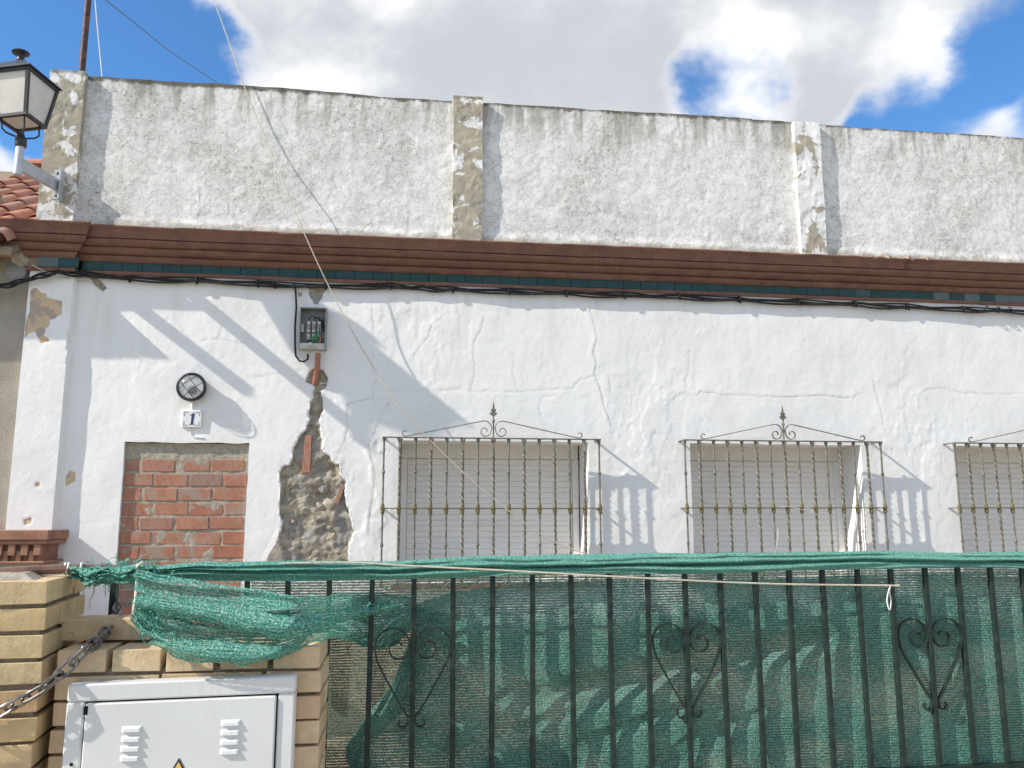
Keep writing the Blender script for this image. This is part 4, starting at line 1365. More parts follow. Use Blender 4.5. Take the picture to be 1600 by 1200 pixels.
def frustum(z0, h0, z1, h1):
    vs = []
    for z, h in ((z0, h0), (z1, h1)):
        vs += [(LX - h, LY - h, z), (LX + h, LY - h, z), (LX + h, LY + h, z), (LX - h, LY + h, z)]
    return MB().add(vs, [(0, 3, 2, 1), (4, 5, 6, 7), (0, 1, 5, 4), (1, 2, 6, 5), (2, 3, 7, 6), (3, 0, 4, 7)])


def ring_frame(z0, z1, h, t_):
    b = MB()
    vs, fs = [], []
    for z in (z0, z1):
        for q in (h, h - t_):
            vs += [(LX - q, LY - q, z), (LX + q, LY - q, z), (LX + q, LY + q, z), (LX - q, LY + q, z)]
    for i in range(4):
        j = (i + 1) % 4
        fs += [(i, j, 8 + j, 8 + i), (4 + i, 12 + i, 12 + j, 4 + j), (8 + i, 8 + j, 12 + j, 12 + i), (i, 4 + i, 4 + j, j)]
    return b.add(vs, fs)


ring_frame(zb_ - 0.020, zb_, hb + 0.010, 0.026).build('lower_frame', 'lampframe', lamp)
ring_frame(zt_, zt_ + 0.022, ht + 0.014, 0.03).build('upper_frame', 'lampframe', lamp)
for sx, sy in ((1, 1), (1, -1), (-1, 1), (-1, -1)):
    MB().sweep([(LX + sx * hb, LY + sy * hb, zb_), (LX + sx * ht, LY + sy * ht, zt_)], [(-0.011, -0.011), (0.011, -0.011), (0.011, 0.011), (-0.011, 0.011)]).build('corner_bar', 'lampframe', lamp)
e = 0.006
for (ux, uy) in ((0, -1), (1, 0), (0, 1), (-1, 0)):
    vx, vy = -uy, ux
    P = []
    for z, h in ((zb_, hb), (zt_, ht)):
        for dep in (h - 0.002, h - 0.008):
            for sgn in (-1, 1):
                P.append((LX + ux * dep + vx * sgn * (h - 0.008), LY + uy * dep + vy * sgn * (h - 0.008), z))
    MB().add(P, [(0, 1, 5, 4), (2, 6, 7, 3), (0, 4, 6, 2), (1, 3, 7, 5), (0, 2, 3, 1), (4, 5, 7, 6)]).build('pane', 'milk', lamp)
MB().box(LX - hb + 0.02, LX + hb - 0.02, LY - hb + 0.02, LY + hb - 0.02, zb_ - 0.012, zb_ - 0.006).build('bottom_pane', 'milk', lamp)
frustum(zt_ + 0.0225, ht + 0.028, zt_ + 0.030, ht + 0.028).build('eave_plate', 'lampblue', lamp)
frustum(zt_ + 0.0305, ht + 0.018, zt_ + 0.135, 0.072).build('hood', 'lampblue', lamp)
MB().lathe([(0.066, 0.135), (0.062, 0.142), (0.044, 0.152), (0.027, 0.175), (0.023, 0.200), (0.030, 0.212), (0.054, 0.226), (0.058, 0.234), (0.040, 0.246), (0.024, 0.254), (0.010, 0.262)], (LX, LY, zt_ + 0.001), n=20).build('chimney', 'lampframe', lamp, smooth=True)

# the head is turned a little on its post
turn = Matrix.Translation((LX + 2.68, LY + 0.055, 0)) @ Matrix.Rotation(math.radians(-11), 4, 'Z') @ Matrix.Translation((-LX - 2.68, -LY - 0.055, 0))
for o in lamp.children:
    if o.name.split('.')[0] in ('yoke_rod', 'lower_frame', 'upper_frame', 'corner_bar', 'pane', 'bottom_pane', 'eave_plate', 'hood'):
        o.data.transform(turn)
tip = Matrix.Translation((LX + 2.68, LY + 0.055, 0.1)) @ Matrix.Rotation(math.radians(-5), 4, 'Y') @ Matrix.Translation((-LX - 2.68, -LY - 0.055, -0.1))
for o in lamp.children:
    if o.name.split('.')[0] not in ('wall_plate', 'side_plate', 'bolt', 'arm', 'post'):
        o.data.transform(tip)

# ------------------------------------------------------------------ neighbour's house to the left
nb = thing('neighbour_house', 'drab rendered house with a red barrel tiled roof at far left', 'house', (-5.5, 0, 0))
MB().box(-8.0, PIL_L - 0.012, 0.015, 0.30, 0.0, 3.52).build('wall', 'nbwall', nb)
MB().box(-8.0, PIL_L - 0.012, 6.8, 7.0, 0.0, 3.52).build('back_wall', 'nbwall', nb)
SL = math.tan(math.radians(30))
rz = lambda y: 3.66 + SL * y
XR = -2.875
MB().add([(-8, -0.24, rz(-0.24)), (XR - 0.01, -0.24, rz(-0.24)), (XR - 0.01, 3.2, rz(3.2)), (-8, 3.2, rz(3.2)), (-8, -0.24, rz(-0.24) - 0.06), (XR - 0.01, -0.24, rz(-0.24) - 0.06), (XR - 0.01, 3.2, rz(3.2) - 0.06), (-8, 3.2, rz(3.2) - 0.06)],
         [(0, 1, 2, 3), (4, 7, 6, 5), (0, 4, 5, 1), (1, 5, 6, 2), (2, 6, 7, 3), (3, 7, 4, 0)]).build('roof_deck', 'mortar_dark', nb)
MB().add([(-8, 3.2, rz(3.2)), (XR - 0.01, 3.2, rz(3.2)), (XR - 0.01, 7.2, rz(-0.8)), (-8, 7.2, rz(-0.8)), (-8, 3.2, rz(3.2) - 0.06), (XR - 0.01, 3.2, rz(3.2) - 0.06), (XR - 0.01, 7.2, rz(-0.8) - 0.06), (-8, 7.2, rz(-0.8) - 0.06)],
         [(0, 1, 2, 3), (4, 7, 6, 5), (0, 4, 5, 1), (1, 5, 6, 2), (2, 6, 7, 3), (3, 7, 4, 0)]).build('roof_deck', 'rooftile', nb)


def tile_mesh(sign, r0, r1, L, th=0.012):
    vs, fs = [], []
    n = 8
    for (yy, r) in ((0, r0), (L, r1)):
        for rr in (r, r - th):
            for k in range(n + 1):
                a = math.pi * k / n
                vs.append((rr * math.cos(a), yy, sign * rr * math.sin(a)))
    m = n + 1
    for k in range(n):
        fs += [(k, k + 1, 2 * m + k + 1, 2 * m + k), (m + k, 3 * m + k, 3 * m + k + 1, m + k + 1), (k, m + k, m + k + 1, k + 1), (2 * m + k, 2 * m + k + 1, 3 * m + k + 1, 3 * m + k)]
    fs += [(0, 2 * m, 3 * m, m), (n, m + n, 3 * m + n, 2 * m + n)]
    return MB().add(vs, fs).mesh('roof_tile', 'rooftile', smooth=True)


cover, pan = tile_mesh(1, 0.085, 0.070, 0.42), tile_mesh(-1, 0.080, 0.090, 0.42)
sl = math.radians(30)
for ci in range(6):
    x = XR - 0.09 - 0.205 * ci
    for ri in range(12):
        y = -0.30 + 0.30 * ri
        if y > 3.0:
            break
        o = put(bpy.data.objects.new('roof_tile', cover), nb, (x + random.uniform(-.008, .008), y, rz(y) + 0.058))
        o.rotation_euler = (sl - 0.03, random.uniform(-.05, .05), random.uniform(-.03, .03))
        o = put(bpy.data.objects.new('roof_tile', pan), nb, (x - 0.1025, y, rz(y) + 0.085))
        o.rotation_euler = (sl - 0.03, 0, 0)
for k in range(4):
    o = put(bpy.data.objects.new('ridge_tile', cover), nb, (XR - 0.02 - 0.36 * k, 3.2, rz(3.2) + 0.06 + 0.01 * k))
    o.rotation_euler = (0, 0, math.radians(90))
MB().box(-8.0, -3.09, -0.28, 0.014, 3.47, 3.515).build('eave_board', 'mortar_dark', nb)
MB().box(-3.14, -3.07, -0.56, -0.06, 3.915, 3.985).build('unseen_shadow_beam', 'mortar_dark', nb, bevel=0.004)  # unseen beam, added to cast the narrow shadow strip on the white wall
MB().box(-3.13, -3.08, -0.12, -0.065, 3.60, 3.914).build('unseen_beam_post', 'mortar_dark', nb, bevel=0.004)  # unseen post, added to hold up that shadow-casting beam
b = MB()
b.lathe([(0.05, 0.0), (0.075, 0.006), (0.075, 0.05), (0.06, 0.06)], (-2.935, 0.014, 3.405), 'y', 14)
b.build('junction_box', 'boxgrey', nb, smooth=True)
# crumbling mortar under the eave end
b = MB()
b.lathe([(0.02, 0.0), (0.06, 0.02), (0.075, 0.05), (0.05, 0.10), (0.06, 0.13), (0.02, 0.16)], (-2.90, -0.03, 3.44), 'z', 9)
b.v = [(x + random.uniform(-.02, .02), y + random.uniform(-.02, .02), z + random.uniform(-.015, .015)) for x, y, z in b.v]
b.build('mortar_lump', 'mortar', nb)

# terracotta topped boundary wall between the houses
bw = thing('boundary_wall', 'low boundary wall with a moulded terracotta capping beside the white pilaster', 'garden wall', (-2.75, -0.3, 0))
BX, BY = -2.435, -0.34
MB().box(-3.05, BX - 0.03, BY + 0.03, 0.012, 0.0, 1.245).build('wall_body', 'nbwall', bw)
for z0_, z1_, ov in ((1.405, 1.470, 0.020), (1.375, 1.4045, 0.006), (1.245, 1.262, 0.0)):
    MB().box(-3.08, BX + ov, BY - ov, 0.011, z0_, z1_).build('capping', 'capping', bw, bevel=0.004)
MB().box(-3.06, BX - 0.045, BY + 0.045, 0.010, 1.2625, 1.3745).build('recess', 'capping', bw)
x = BX - 0.03
k = 0
while x > -3.0:
    MB().box(x - 0.045, x, BY + 0.002, BY + 0.044, 1.30, 1.3745).build('dentil', 'capping', bw, bevel=0.003)
    MB().box(x - 0.078, x - 0.047, BY + 0.014, BY + 0.044, 1.263, 1.33).build('dentil', 'capping', bw, bevel=0.003)
    x -= 0.083

# ------------------------------------------------------------------ mast, stay cords, slack rope
top = np.array(at(175, -420, 0.3))
mast = thing('mast', 'rusty brown metal mast rising behind the parapet corner', 'mast', (-2.725, 0.3, 3.92))
p0 = at(127, 122, 0.3)
dv = (top - p0)
MB().tube([p0 - dv * 0.355, p0, top], 0.026, 12).build('pole', 'rust', mast, smooth=True)
MB().lathe([(0.07, 0.0), (0.07, 0.012), (0.03, 0.02)], (float((p0 - dv * 0.355)[0]), 0.3, 3.921), n=14).build('base_plate', 'rust', mast)


def line_thing(name, pts, r, mat, label, cat):
    o = MB().tube(pts, r, 6).build(name, mat, smooth=True)
    return tag(o, label, cat)


line_thing('stay_cord', [at(143.5, -60, 0.3), at(151, 30, 0.22), at(160, 126, 0.12)], 0.004, 'white_cord', 'white stay cord running down from the mast to the parapet', 'cord')
line_thing('guy_wire', [at(139.8, -20, 0.3), at(202, 29, 0.9), at(262, 78, 1.6), at(345, 133, 3.0), at(352, 142, 3.1)], 0.0045, 'thinwire', 'thin grey guy wire sloping from the mast behind the parapet', 'wire')
rope = [top - dv * 0.01, at(262, -190, 0.12), at(345, 30, 0.0), at(383, 138, -0.035), at(420, 230, -0.06), at(470, 352, -0.19), at(520, 460, -0.155), at(575, 560, -0.16), (at(628, 640, -0.165)), at(700, 715, -0.165), at(770, 778, -0.165), at(850, 838, -0.165), at(900, 860, -0.16), at(940, 871, -0.15)]


def smooth_path(pts, n=8):
    P = [np.array(p, float) for p in pts]
    P = [2 * P[0] - P[1]] + P + [2 * P[-1] - P[-2]]
    out = []
    for i in range(1, len(P) - 2):
        for t in np.linspace(0, 1, n, endpoint=False):
            out.append(0.5 * (2 * P[i] + (P[i + 1] - P[i - 1]) * t + (2 * P[i - 1] - 5 * P[i] + 4 * P[i + 1] - P[i + 2]) * t * t + (3 * P[i] - P[i - 1] - 3 * P[i + 1] + P[i + 2]) * t ** 3))
    out.append(P[-2])
    return out


line_thing('rope', smooth_path(rope), 0.0042, 'rope', 'long slack pale rope from the roof mast down across the wall to the grille', 'rope')

# ------------------------------------------------------------------ brick pillar and low wall in front
PX1, PY0, PW = float(at(67, 1000, -4.35)[0]), -4.35, 0.36
pill = thing('brick_pillar', 'yellow facing brick gate pillar at left with deep dark joints', 'brick pillar', (PX1, PY0, 0))
MB().box(PX1 - PW + 0.012, PX1 - 0.012, PY0 + 0.012, PY0 + PW - 0.012, 0.0, 1.372).build('mortar_core', 'mortar_dark', pill)
yb = {L: brick_meshes('brick', 'yellowbrick', L, 0.112, 0.0510, 7, 0.0014, 0.0016) for L in (0.236,)}
cb_ = {L: brick_meshes('brick', 'creambrick', L, 0.112, 0.0525, 6, 0.0014, 0.0016) for L in (0.236, 0.112)}
course = 0.0615
z = 0.022
r = 0
while z < 1.40:
    yawj = lambda: random.uniform(-.012, .012)
    off = random.uniform(-0.003, 0.003)
    # pinwheel bond: one stretcher and one header on each face
    if r % 2 == 0:
        lay = [(PX1 - PW + 0.118, PY0 + 0.056, 0), (PX1 - 0.056, PY0 + 0.118, 90), (PX1 - 0.118, PY0 + PW - 0.056, 0), (PX1 - PW + 0.056, PY0 + PW - 0.118, 90)]
    else:
        lay = [(PX1 - 0.118, PY0 + 0.056, 0), (PX1 - 0.056, PY0 + PW - 0.118, 90), (PX1 - PW + 0.118, PY0 + PW - 0.056, 0), (PX1 - PW + 0.056, PY0 + 0.118, 90)]
    for (x, y, a) in lay:
        o = put(bpy.data.objects.new('brick', random.choice(yb[0.236])), pill, (x + off, y + random.uniform(-.003, .003), z + random.uniform(-.0015, .0015)))
        o.rotation_euler = (0, random.uniform(-.006, .006), math.radians(a) + yawj())
    z += course
    r += 1
PILLAR_TOP = z - course + 0.026
b = MB()
vs = [(PX1 - PW / 2 + q * (PW / 2 - 0.03) * random.uniform(.8, 1.05), PY0 + PW / 2 + s * (PW / 2 - 0.03) * random.uniform(.8, 1.05), PILLAR_TOP - 0.004) for q, s in ((-1, -1), (0, -1), (1, -1), (1, 0), (1, 1), (0, 1), (-1, 1), (-1, 0))]
vs += [(x_ * 0.7 + (PX1 - PW / 2) * 0.3, y_ * 0.7 + (PY0 + PW / 2) * 0.3, PILLAR_TOP + random.uniform(0.008, 0.022)) for x_, y_, _ in vs]
b.add(vs, [tuple(range(8)), tuple(range(15, 7, -1))] + [(i, (i + 1) % 8, 8 + (i + 1) % 8, 8 + i) for i in range(8)])
b.build('mortar_topping', 'mortar', pill)

pill.rotation_euler = (0, 0, math.radians(6))

lw = thing('low_brick_wall', 'low yellow brick wall that holds the white meter cabinet', 'brick wall', (-0.5, -4.05, 0))
LX0, LX1, LY0, LY1 = PX1 + 0.012, float(at(503, 1008, -4.30)[0]), -4.300, -4.06
WALL_Z = float(at(300, 1030, -4.30)[2])
course = 0.0605
MB().box(LX0 + 0.01, LX1 - 0.022, LY0 + 0.014, LY1 - 0.014, 0.0, WALL_Z - 0.02).build('mortar_core', 'mortar_dark', lw)
z = 0.026
r = 0
n_courses = 19
for r in range(n_courses + 1):
    z = WALL_Z - course * r
    if z < 0.02:
        break
    if r == 0:                                    # cap of headers on edge
        x = LX0 + 0.004
        while x < LX1 - 0.06:
            ln = min(0.121, LX1 - x)
            o = put(bpy.data.objects.new('brick', random.choice(cb_[0.236])), lw, (x + 0.056, (LY0 + LY1) / 2 - 0.002, z + random.uniform(-.002, .002)))
            o.rotation_euler = (0, random.uniform(-.01, .01), math.radians(90) + random.uniform(-.02, .02))
            x += (LX1 - LX0 + 0.006) / 5
    else:
        for (yy, sgn) in ((LY0 + 0.056, 0), (LY1 - 0.056, 1)):
            x = LX0 + 0.004
            if r % 2 == 0:
                o = put(bpy.data.objects.new('brick', random.choice(cb_[0.112])), lw, (x + 0.056, yy, z))
                x += 0.122
            while x < LX1 - 0.03:
                rest = LX1 - x
                L = 0.236 if rest > 0.36 else 0.112 if rest > 0.18 else round(rest, 3)
                if L not in cb_:
                    cb_[L] = brick_meshes('brick', 'creambrick', L, 0.112, 0.0525, 4, 0.0014, 0.0016)
                o = put(bpy.data.objects.new('brick', random.choice(cb_[L])), lw, (x + L / 2, yy + random.uniform(-.003, .003), z + random.uniform(-.0015, .0015)))
                o.rotation_euler = (0, random.uniform(-.006, .006), random.uniform(-.012, .012))
                x += L + 0.0105
# a few loose bricks of a further course at the back
for (x, L, a) in ((float(at(140, 990, LY1 - 0.08)[0]), 0.112, 3), (float(at(212, 995, LY1 - 0.08)[0]), 0.112, -6)):
    o = put(bpy.data.objects.new('brick', random.choice(cb_[L])), lw, (x, LY1 - 0.075, WALL_Z + course))
    o.rotation_euler = (0, 0, math.radians(a))

# fence plinth and red tiled ledge behind
fp = MB().box(LX1 + 0.012, 9.0, -4.09, -3.91, 0.0, 0.775).build('fence_plinth', 'plinth', bevel=0.006)
tag(fp, 'long low rendered plinth wall under the green iron fence', 'low wall')

# ------------------------------------------------------------------ meter cabinet
cab = thing('meter_cabinet', 'white electric meter cabinet with louvred door and yellow hazard triangle', 'meter cabinet', (-0.55, -4.2, 0.4))
cy = -4.345
cl, cr, ct, cbm = float(at(106, 1070, cy)[0]), float(at(462, 1055, cy)[0]), float(at(462, 1056, cy)[2]), 0.42
tilt = 0.014
TL = lambda x, z: (x + 0.0 * z, z + tilt * (x - cr))


def tbox(x0, x1, y0, y1, z0, z1):
    b = MB().box(x0, x1, y0, y1, z0, z1)
    b.v = [(x, y, z + tilt * (x - cr)) for x, y, z in b.v]
    return b


fwid = 0.040
tbox(cl, cr, cy, -4.302, ct - fwid, ct).build('frame_top', 'cabinet', cab, bevel=0.004)
tbox(cl, cr, cy, -4.302, cbm, cbm + fwid).build('frame_bottom', 'cabinet', cab, bevel=0.004)
tbox(cl, cl + fwid, cy, -4.302, cbm + fwid + 0.0005, ct - fwid - 0.0005).build('frame_side', 'cabinet', cab, bevel=0.004)
tbox(cr - fwid, cr, cy, -4.302, cbm + fwid + 0.0005, ct - fwid - 0.0005).build('frame_side', 'cabinet', cab, bevel=0.004)
tbox(cl + fwid - 0.001, cr - fwid + 0.001, cy + 0.020, -4.302, cbm + fwid, ct - fwid).build('cavity', 'gap', cab)
dl, dr, dt, db_ = cl + fwid + 0.005, cr - fwid - 0.004, ct - fwid - 0.004, cbm + fwid + 0.004
door = tbox(dl, dr, cy - 0.006, cy + 0.014, db_, dt).build('door', 'cabinet', cab, bevel=0.003)
for lx in (dl + 0.108, dr - 0.102):
    for k in range(4):
        z = dt - 0.056 - 0.0215 * k
        if lx < -0.55:
            z -= 0.004
        b = MB()
        vs = []
        for (yy, zz, ins) in ((0, 0.007, 0.0), (0, -0.006, 0.0), (-0.007, -0.006, 0.005), (-0.0055, 0.001, 0.007)):
            for sgn in (-1, 1):
                vs.append((lx + sgn * (0.023 - ins), cy - 0.0058 + yy, z + zz + tilt * (lx - cr)))
        b.add(vs, [(0, 1, 3, 2), (2, 3, 5, 4), (4, 5, 7, 6), (6, 7, 1, 0), (0, 2, 4, 6), (1, 7, 5, 3)])
        b.build('louvre', 'cabinet', door)
# small key lock and hinge
MB().box(dl - 0.003, dl + 0.006, cy - 0.0075, cy - 0.0062, dt - 0.024 + tilt * (dl - cr), dt - 0.004 + tilt * (dl - cr)).build('hinge', 'gap', door)
MB().lathe([(0.004, 0.0), (0.004, 0.002)], (cl + 0.022, cy - 0.0005, 0.985), 'y', 8).build('screw_hole', 'gap', cab)
# hazard triangle
hx, hz, hs = at(281, 1183, cy)[0], at(281, 1183, cy)[2], 0.105
tri = lambda k, off: [(hx - hs / 2 * k, hz - 0.091 - off), (hx + hs / 2 * k, hz - 0.091 - off), (hx, hz - off)]
hz_s = MB().prism([(hx - 0.0525, hz - 0.091), (hx + 0.0525, hz - 0.091), (hx, hz)], cy - 0.0078, cy - 0.0062).build('hazard_sign', 'lampframe', cab)
MB().prism([(hx - 0.0455, hz - 0.087), (hx + 0.0455, hz - 0.087), (hx, hz - 0.0085)], cy - 0.0086, cy - 0.0078).build('sign_face', 'yellow', hz_s)
MB().prism([(hx + 0.006, hz - 0.026), (hx - 0.010, hz - 0.055), (hx - 0.001, hz - 0.056), (hx - 0.008, hz - 0.080), (hx + 0.010, hz - 0.050), (hx + 0.002, hz - 0.049)][::-1], cy - 0.0094, cy - 0.0086).build('bolt_symbol', 'lampframe', hz_s)

# ------------------------------------------------------------------ iron fence
FY = -4.0
fence = thing('iron_fence', 'dark green iron bar fence with heart scrolls in front of the net', 'fence', (1.0, FY, 0.775))
bars_px = [387, 450, 515, 582, 647, 708, 770, 832, 892, 952, 1012, 1070, 1125, 1180, 1233, 1285, 1340, 1392, 1446, 1497, 1548, 1598]
bars_x = [float(at(p, 905, FY)[0]) for p in bars_px]
while bars_x[-1] < 4.4:
    bars_x.append(bars_x[-1] + 0.112)
bars_x = [x for x in bars_x if x > -0.46]
for i, x in enumerate(bars_x):
    z0 = 1.19 if x < -0.27 else 0.795
    lean = 0.004 * math.sin(i * 1.7)
    MB().sweep([(x + lean, FY, z0), (x, FY, 1.40)], [(-0.0074, -0.0064), (0.0074, -0.0064), (0.0074, 0.0064), (-0.0074, 0.0064)]).build('bar', 'fence', fence, bevel=0.001)
MB().box(-0.62, bars_x[-1] + 0.05, FY - 0.010, FY + 0.010, 1.401, 1.408).build('top_rail', 'fence', fence)
MB().box(-0.225, bars_x[-1] + 0.05, FY - 0.015, FY + 0.015, 0.785, 0.7945).build('bottom_rail', 'fence', fence)


def heart(ci, zt, zb2):
    x = bars_x[ci]
    hw = (bars_x[ci + 1] - bars_x[ci - 1]) / 2 - 0.008
    sec = [(-0.002, -0.0065), (0.002, -0.0065), (0.002, 0.0065), (-0.002, 0.0065)]
    H = zt - zb2
    for sgn in (-1, 1):
        p = []
        p += spiral(0.026, 0.020, 0.012, 0.014, math.radians(200), math.radians(-20), 6)[:0]
        # small foot curl, straight flare, shoulder, inward volute
        p += [(0.034, 0.026), (0.038, 0.016), (0.031, 0.006), (0.018, 0.006), (0.011, 0.016), (0.0105, 0.034)]
        p += [(0.0105 + (hw * 0.93 - 0.0105) * t ** 0.9, 0.034 + (H * 0.66 - 0.034) * t) for t in np.linspace(0.08, 1, 9)]
        cxr, czr, R = hw * 0.54, H * 0.80, hw * 0.46
        p += [(cxr + R * math.cos(a), czr + R * 1.02 * math.sin(a)) for a in np.linspace(math.radians(-18), math.radians(180), 14)]
        p += spiral(hw * 0.40, czr - 0.006, hw * 0.31, hw * 0.13, math.radians(180), math.radians(180 + 330), 18)
        MB().sweep([(x + sgn * q[0], FY - 0.0005 * sgn, zb2 + q[1]) for q in p], sec).build('heart_scroll', 'fence', fence)


idx = lambda px: int(np.argmin([abs(x - at(px, 905, FY)[0]) for x in bars_x]))
for ci in (idx(647), idx(1070), idx(1446), idx(1446) + 7):
    heart(ci, 1.240, 0.955)

# ------------------------------------------------------------------ shade net
net = thing('shade_net', 'torn green shade netting tied over the iron fence and bunched at its left end', 'netting', (0.5, FY, 1.40))


def curve(pts, n, Y=FY):
    P = np.array([at(a, c, Y) for a, c in pts])
    d = np.r_[0, np.cumsum(np.hypot(np.diff(P[:, 0]), np.diff(P[:, 2])))]
    t = np.linspace(0, d[-1], n)
    return np.interp(t, d, P[:, 0]), np.interp(t, d, P[:, 2])


def cloth(name, mat, A, B, nu, nv, yfun, Y=FY, jag=0.0, seed=1, zfold=None):
    """sheet ruled between two measured edges A (top) and B (bottom)."""
    ax, az = curve(A, nu, Y)
    bx_, bz = curve(B, nu, Y)
    U, Vv = np.meshgrid(np.linspace(0, 1, nu), np.linspace(0, 1, nv), indexing='ij')
    X = ax[:, None] * (1 - Vv) + bx_[:, None] * Vv
    Z = az[:, None] * (1 - Vv) + bz[:, None] * Vv
    if jag:
        Z = Z + jag * (fbm(X * 40, Z * 0 + 2, seed, 3) - 0.5) * (Vv ** 8 + 0.5 * (1 - Vv) ** 8)
    y = yfun(U, Vv, X, Z)
    xs_, zs_ = np.arange(nu), np.arange(nv)
    wu = np.cumsum(np.r_[0, np.hypot(np.diff(ax), np.diff(az))])[:, None] * np.ones(Vv.shape)
    hgt = np.hypot(ax - bx_, az - bz)
    wv = Vv * np.maximum(hgt, 0.02).mean() if zfold is None else zfold(U, Vv, X, Z)
    return grid_object(name, mat, net, xs_, zs_, lambda a, c: (y, {'weave_u': wu, 'weave_v': wv}, X, Z))


# thin single layer across the whole bay
A = [(385, 900), (560, 896), (800, 890), (1200, 886), (1700, 880)]
B = [(385, 1330), (560, 1330), (800, 1330), (1200, 1330), (1700, 1330)]
cloth('thin_layer', 'net_open', A, B, 170, 60, lambda U, V_, X, Z: FY + 0.075 + 0.02 * (fbm(X * 3, Z * 3, 401, 3) - 0.5) + 0.0 * U, zfold=lambda U, V_, X, Z: Z + 0.006 * fbm(X * 4, Z * 4, 402, 3))


# main sheet behind the bars, ragged left edge
def main_y(U, V_, X, Z):
    wave = 0.026 * (fbm(X * 2.6 + Z * 2.2, Z * 1.3 - X * 0.6, 411, 4) - 0.42) * sst(Z, 1.36, 1.05)
    dg = (Z - 1.02) - 0.16 * (X - 0.35)
    crease = 0.030 * np.exp(-(dg / 0.035) ** 2) * sst(X, 0.3, 0.5) * sst(X, 1.5, 1.25)
    ripples = 0.008 * np.sin((X * 1.0 + (1.25 - Z) * 1.4 * sst(Z, 1.1, 0.9)) * 2 * np.pi / 0.33) * sst(X, 1.35, 0.9)
    flat = sst(X, 1.2, 1.55)
    y = FY + 0.0120 + (1 - flat) * (np.maximum(wave, -0.001) + crease + np.maximum(ripples, -0.001)) + flat * 0.001
    left = np.exp(-U * 18)
    return y - 0.0 * left + 0.035 * left + 0.006 * sst(V_, 0.06, 0.0)


A = [(649, 947), (700, 929), (760, 919), (830, 911), (900, 908), (1050, 906), (1250, 902), (1420, 897), (1700, 893)]
LE = [(649, 947), (642, 1000), (612, 1077), (575, 1121), (541, 1170), (537, 1188), (560, 1235), (600, 1330)]
# build as a sheet whose left border follows the torn edge
ax, az = curve(A, 260)
lx_, lz_ = curve(LE, 120)
nu, nv = 260, 120
U, Vv = np.meshgrid(np.linspace(0, 1, nu), np.linspace(0, 1, nv), indexing='ij')
zb_line = float(at(900, 1330, FY)[2])
# Coons-like: left border, blended into vertical strips
Zs = az[:, None] * (1 - Vv) + zb_line * Vv
Xs = np.repeat(ax[:, None], nv, 1)
bl = np.exp(-np.linspace(0, 1, nu) * 9)[:, None]
bl = (bl - bl[-1]) / (bl[0] - bl[-1])
lv = np.linspace(0, 1, nv)
Xl, Zl = np.interp(lv, np.linspace(0, 1, nv), lx_), np.interp(lv, np.linspace(0, 1, nv), lz_)
Xs = Xs + bl * (Xl - ax[0])[None, :]
Zs = Zs * (1 - bl) + bl * (Zl[None, :] + (Zs - Zs[:1]) * 1.0)
ys = main_y(U, Vv, Xs, Zs)
grid_object('hanging_sheet', 'net_main', net, np.arange(nu), np.arange(nv), lambda a, c: (ys, {'weave_u': Xs, 'weave_v': Zs + 0.2 * ys}, Xs, Zs))
# turned-back border of the torn edge
A = [(649, 947), (642, 1000), (612, 1077), (575, 1121), (541, 1170), (537, 1188), (548, 1225)]
B = [(690, 960), (676, 1010), (662, 1075), (640, 1112), (600, 1150), (560, 1195), (560, 1228)]
cloth('torn_border', 'net_main', A, B, 90, 14, lambda U, V_, X, Z: FY + 0.060 - 0.030 * np.sin(V_ * np.pi) + 0.012 * (fbm(X * 12, Z * 12, 421, 3) - 0.5), seed=3)


# the flap that fans out from the knot over the low wall
def flap_y(U, V_, X, Z):
    base = -4.345 + (0.380) * sst(X, -0.27, -0.09)
    fold = (0.030 * np.sin(V_ * 11 + 2.2 * fbm(X * 2.5, Z * 2, 431, 3) * 3) + 0.022 * np.sin(V_ * 23 + X * 5)) * (0.35 + 0.65 * (1 - U)) * 0.8
    dense = 0.018 * (fbm(X * 7, Z * 24, 433, 4) - 0.5)
    return base + fold + dense


A = [(222, 890), (262, 897), (300, 904), (350, 911), (400, 918), (450, 926), (500, 934), (550, 942), (600, 947), (650, 950)]
B = [(225, 975), (245, 998), (272, 1014), (300, 1024), (350, 1030), (400, 1031), (440, 1026), (468, 1014), (500, 1006), (530, 1024), (560, 1044), (590, 1050), (620, 1036), (650, 1000)]
cloth('torn_flap', 'net_flap', A, B, 150, 70, flap_y, Y=-4.30, jag=0.02, seed=5, zfold=lambda U, V_, X, Z: V_ * 0.16 + 0.02 * fbm(X * 3, Z * 3, 434, 2))
A = [(228, 925), (300, 932), (400, 948), (500, 960), (580, 964), (622, 962)]
B = [(232, 948), (300, 960), (400, 985), (500, 992), (580, 982), (622, 964)]
cloth('flap_fold', 'net_flap', A, B, 90, 12, lambda U, V_, X, Z: -4.375 + 0.375 * sst(X, -0.27, -0.09) - 0.018 * np.sin(V_ * np.pi) + 0.01 * (fbm(X * 9, Z * 30, 436, 3) - 0.5), Y=-4.30, jag=0.03, seed=8)
A = [(248, 996), (300, 992), (360, 996), (430, 1002), (482, 994)]
B = [(250, 1000), (300, 1024), (350, 1031), (400, 1032), (468, 1010)]
cloth('flap_hem', 'net_flap', A, B, 60, 12, lambda U, V_, X, Z: -4.37 + 0.10 * sst(X, -0.3, -0.2) - 0.014 * np.sin(V_ * np.pi), Y=-4.30, jag=0.02, seed=9)
# ragged left end under the knot
A = [(214, 934), (222, 930), (232, 928), (246, 934)]
B = [(212, 962), (226, 986), (240, 996), (252, 985)]
cloth('ragged_end', 'net_flap', A, B, 24, 24, lambda U, V_, X, Z: -4.34 + 0.05 * (fbm(X * 20, Z * 20, 437, 3) - 0.5), Y=-4.30, jag=0.06, seed=11)


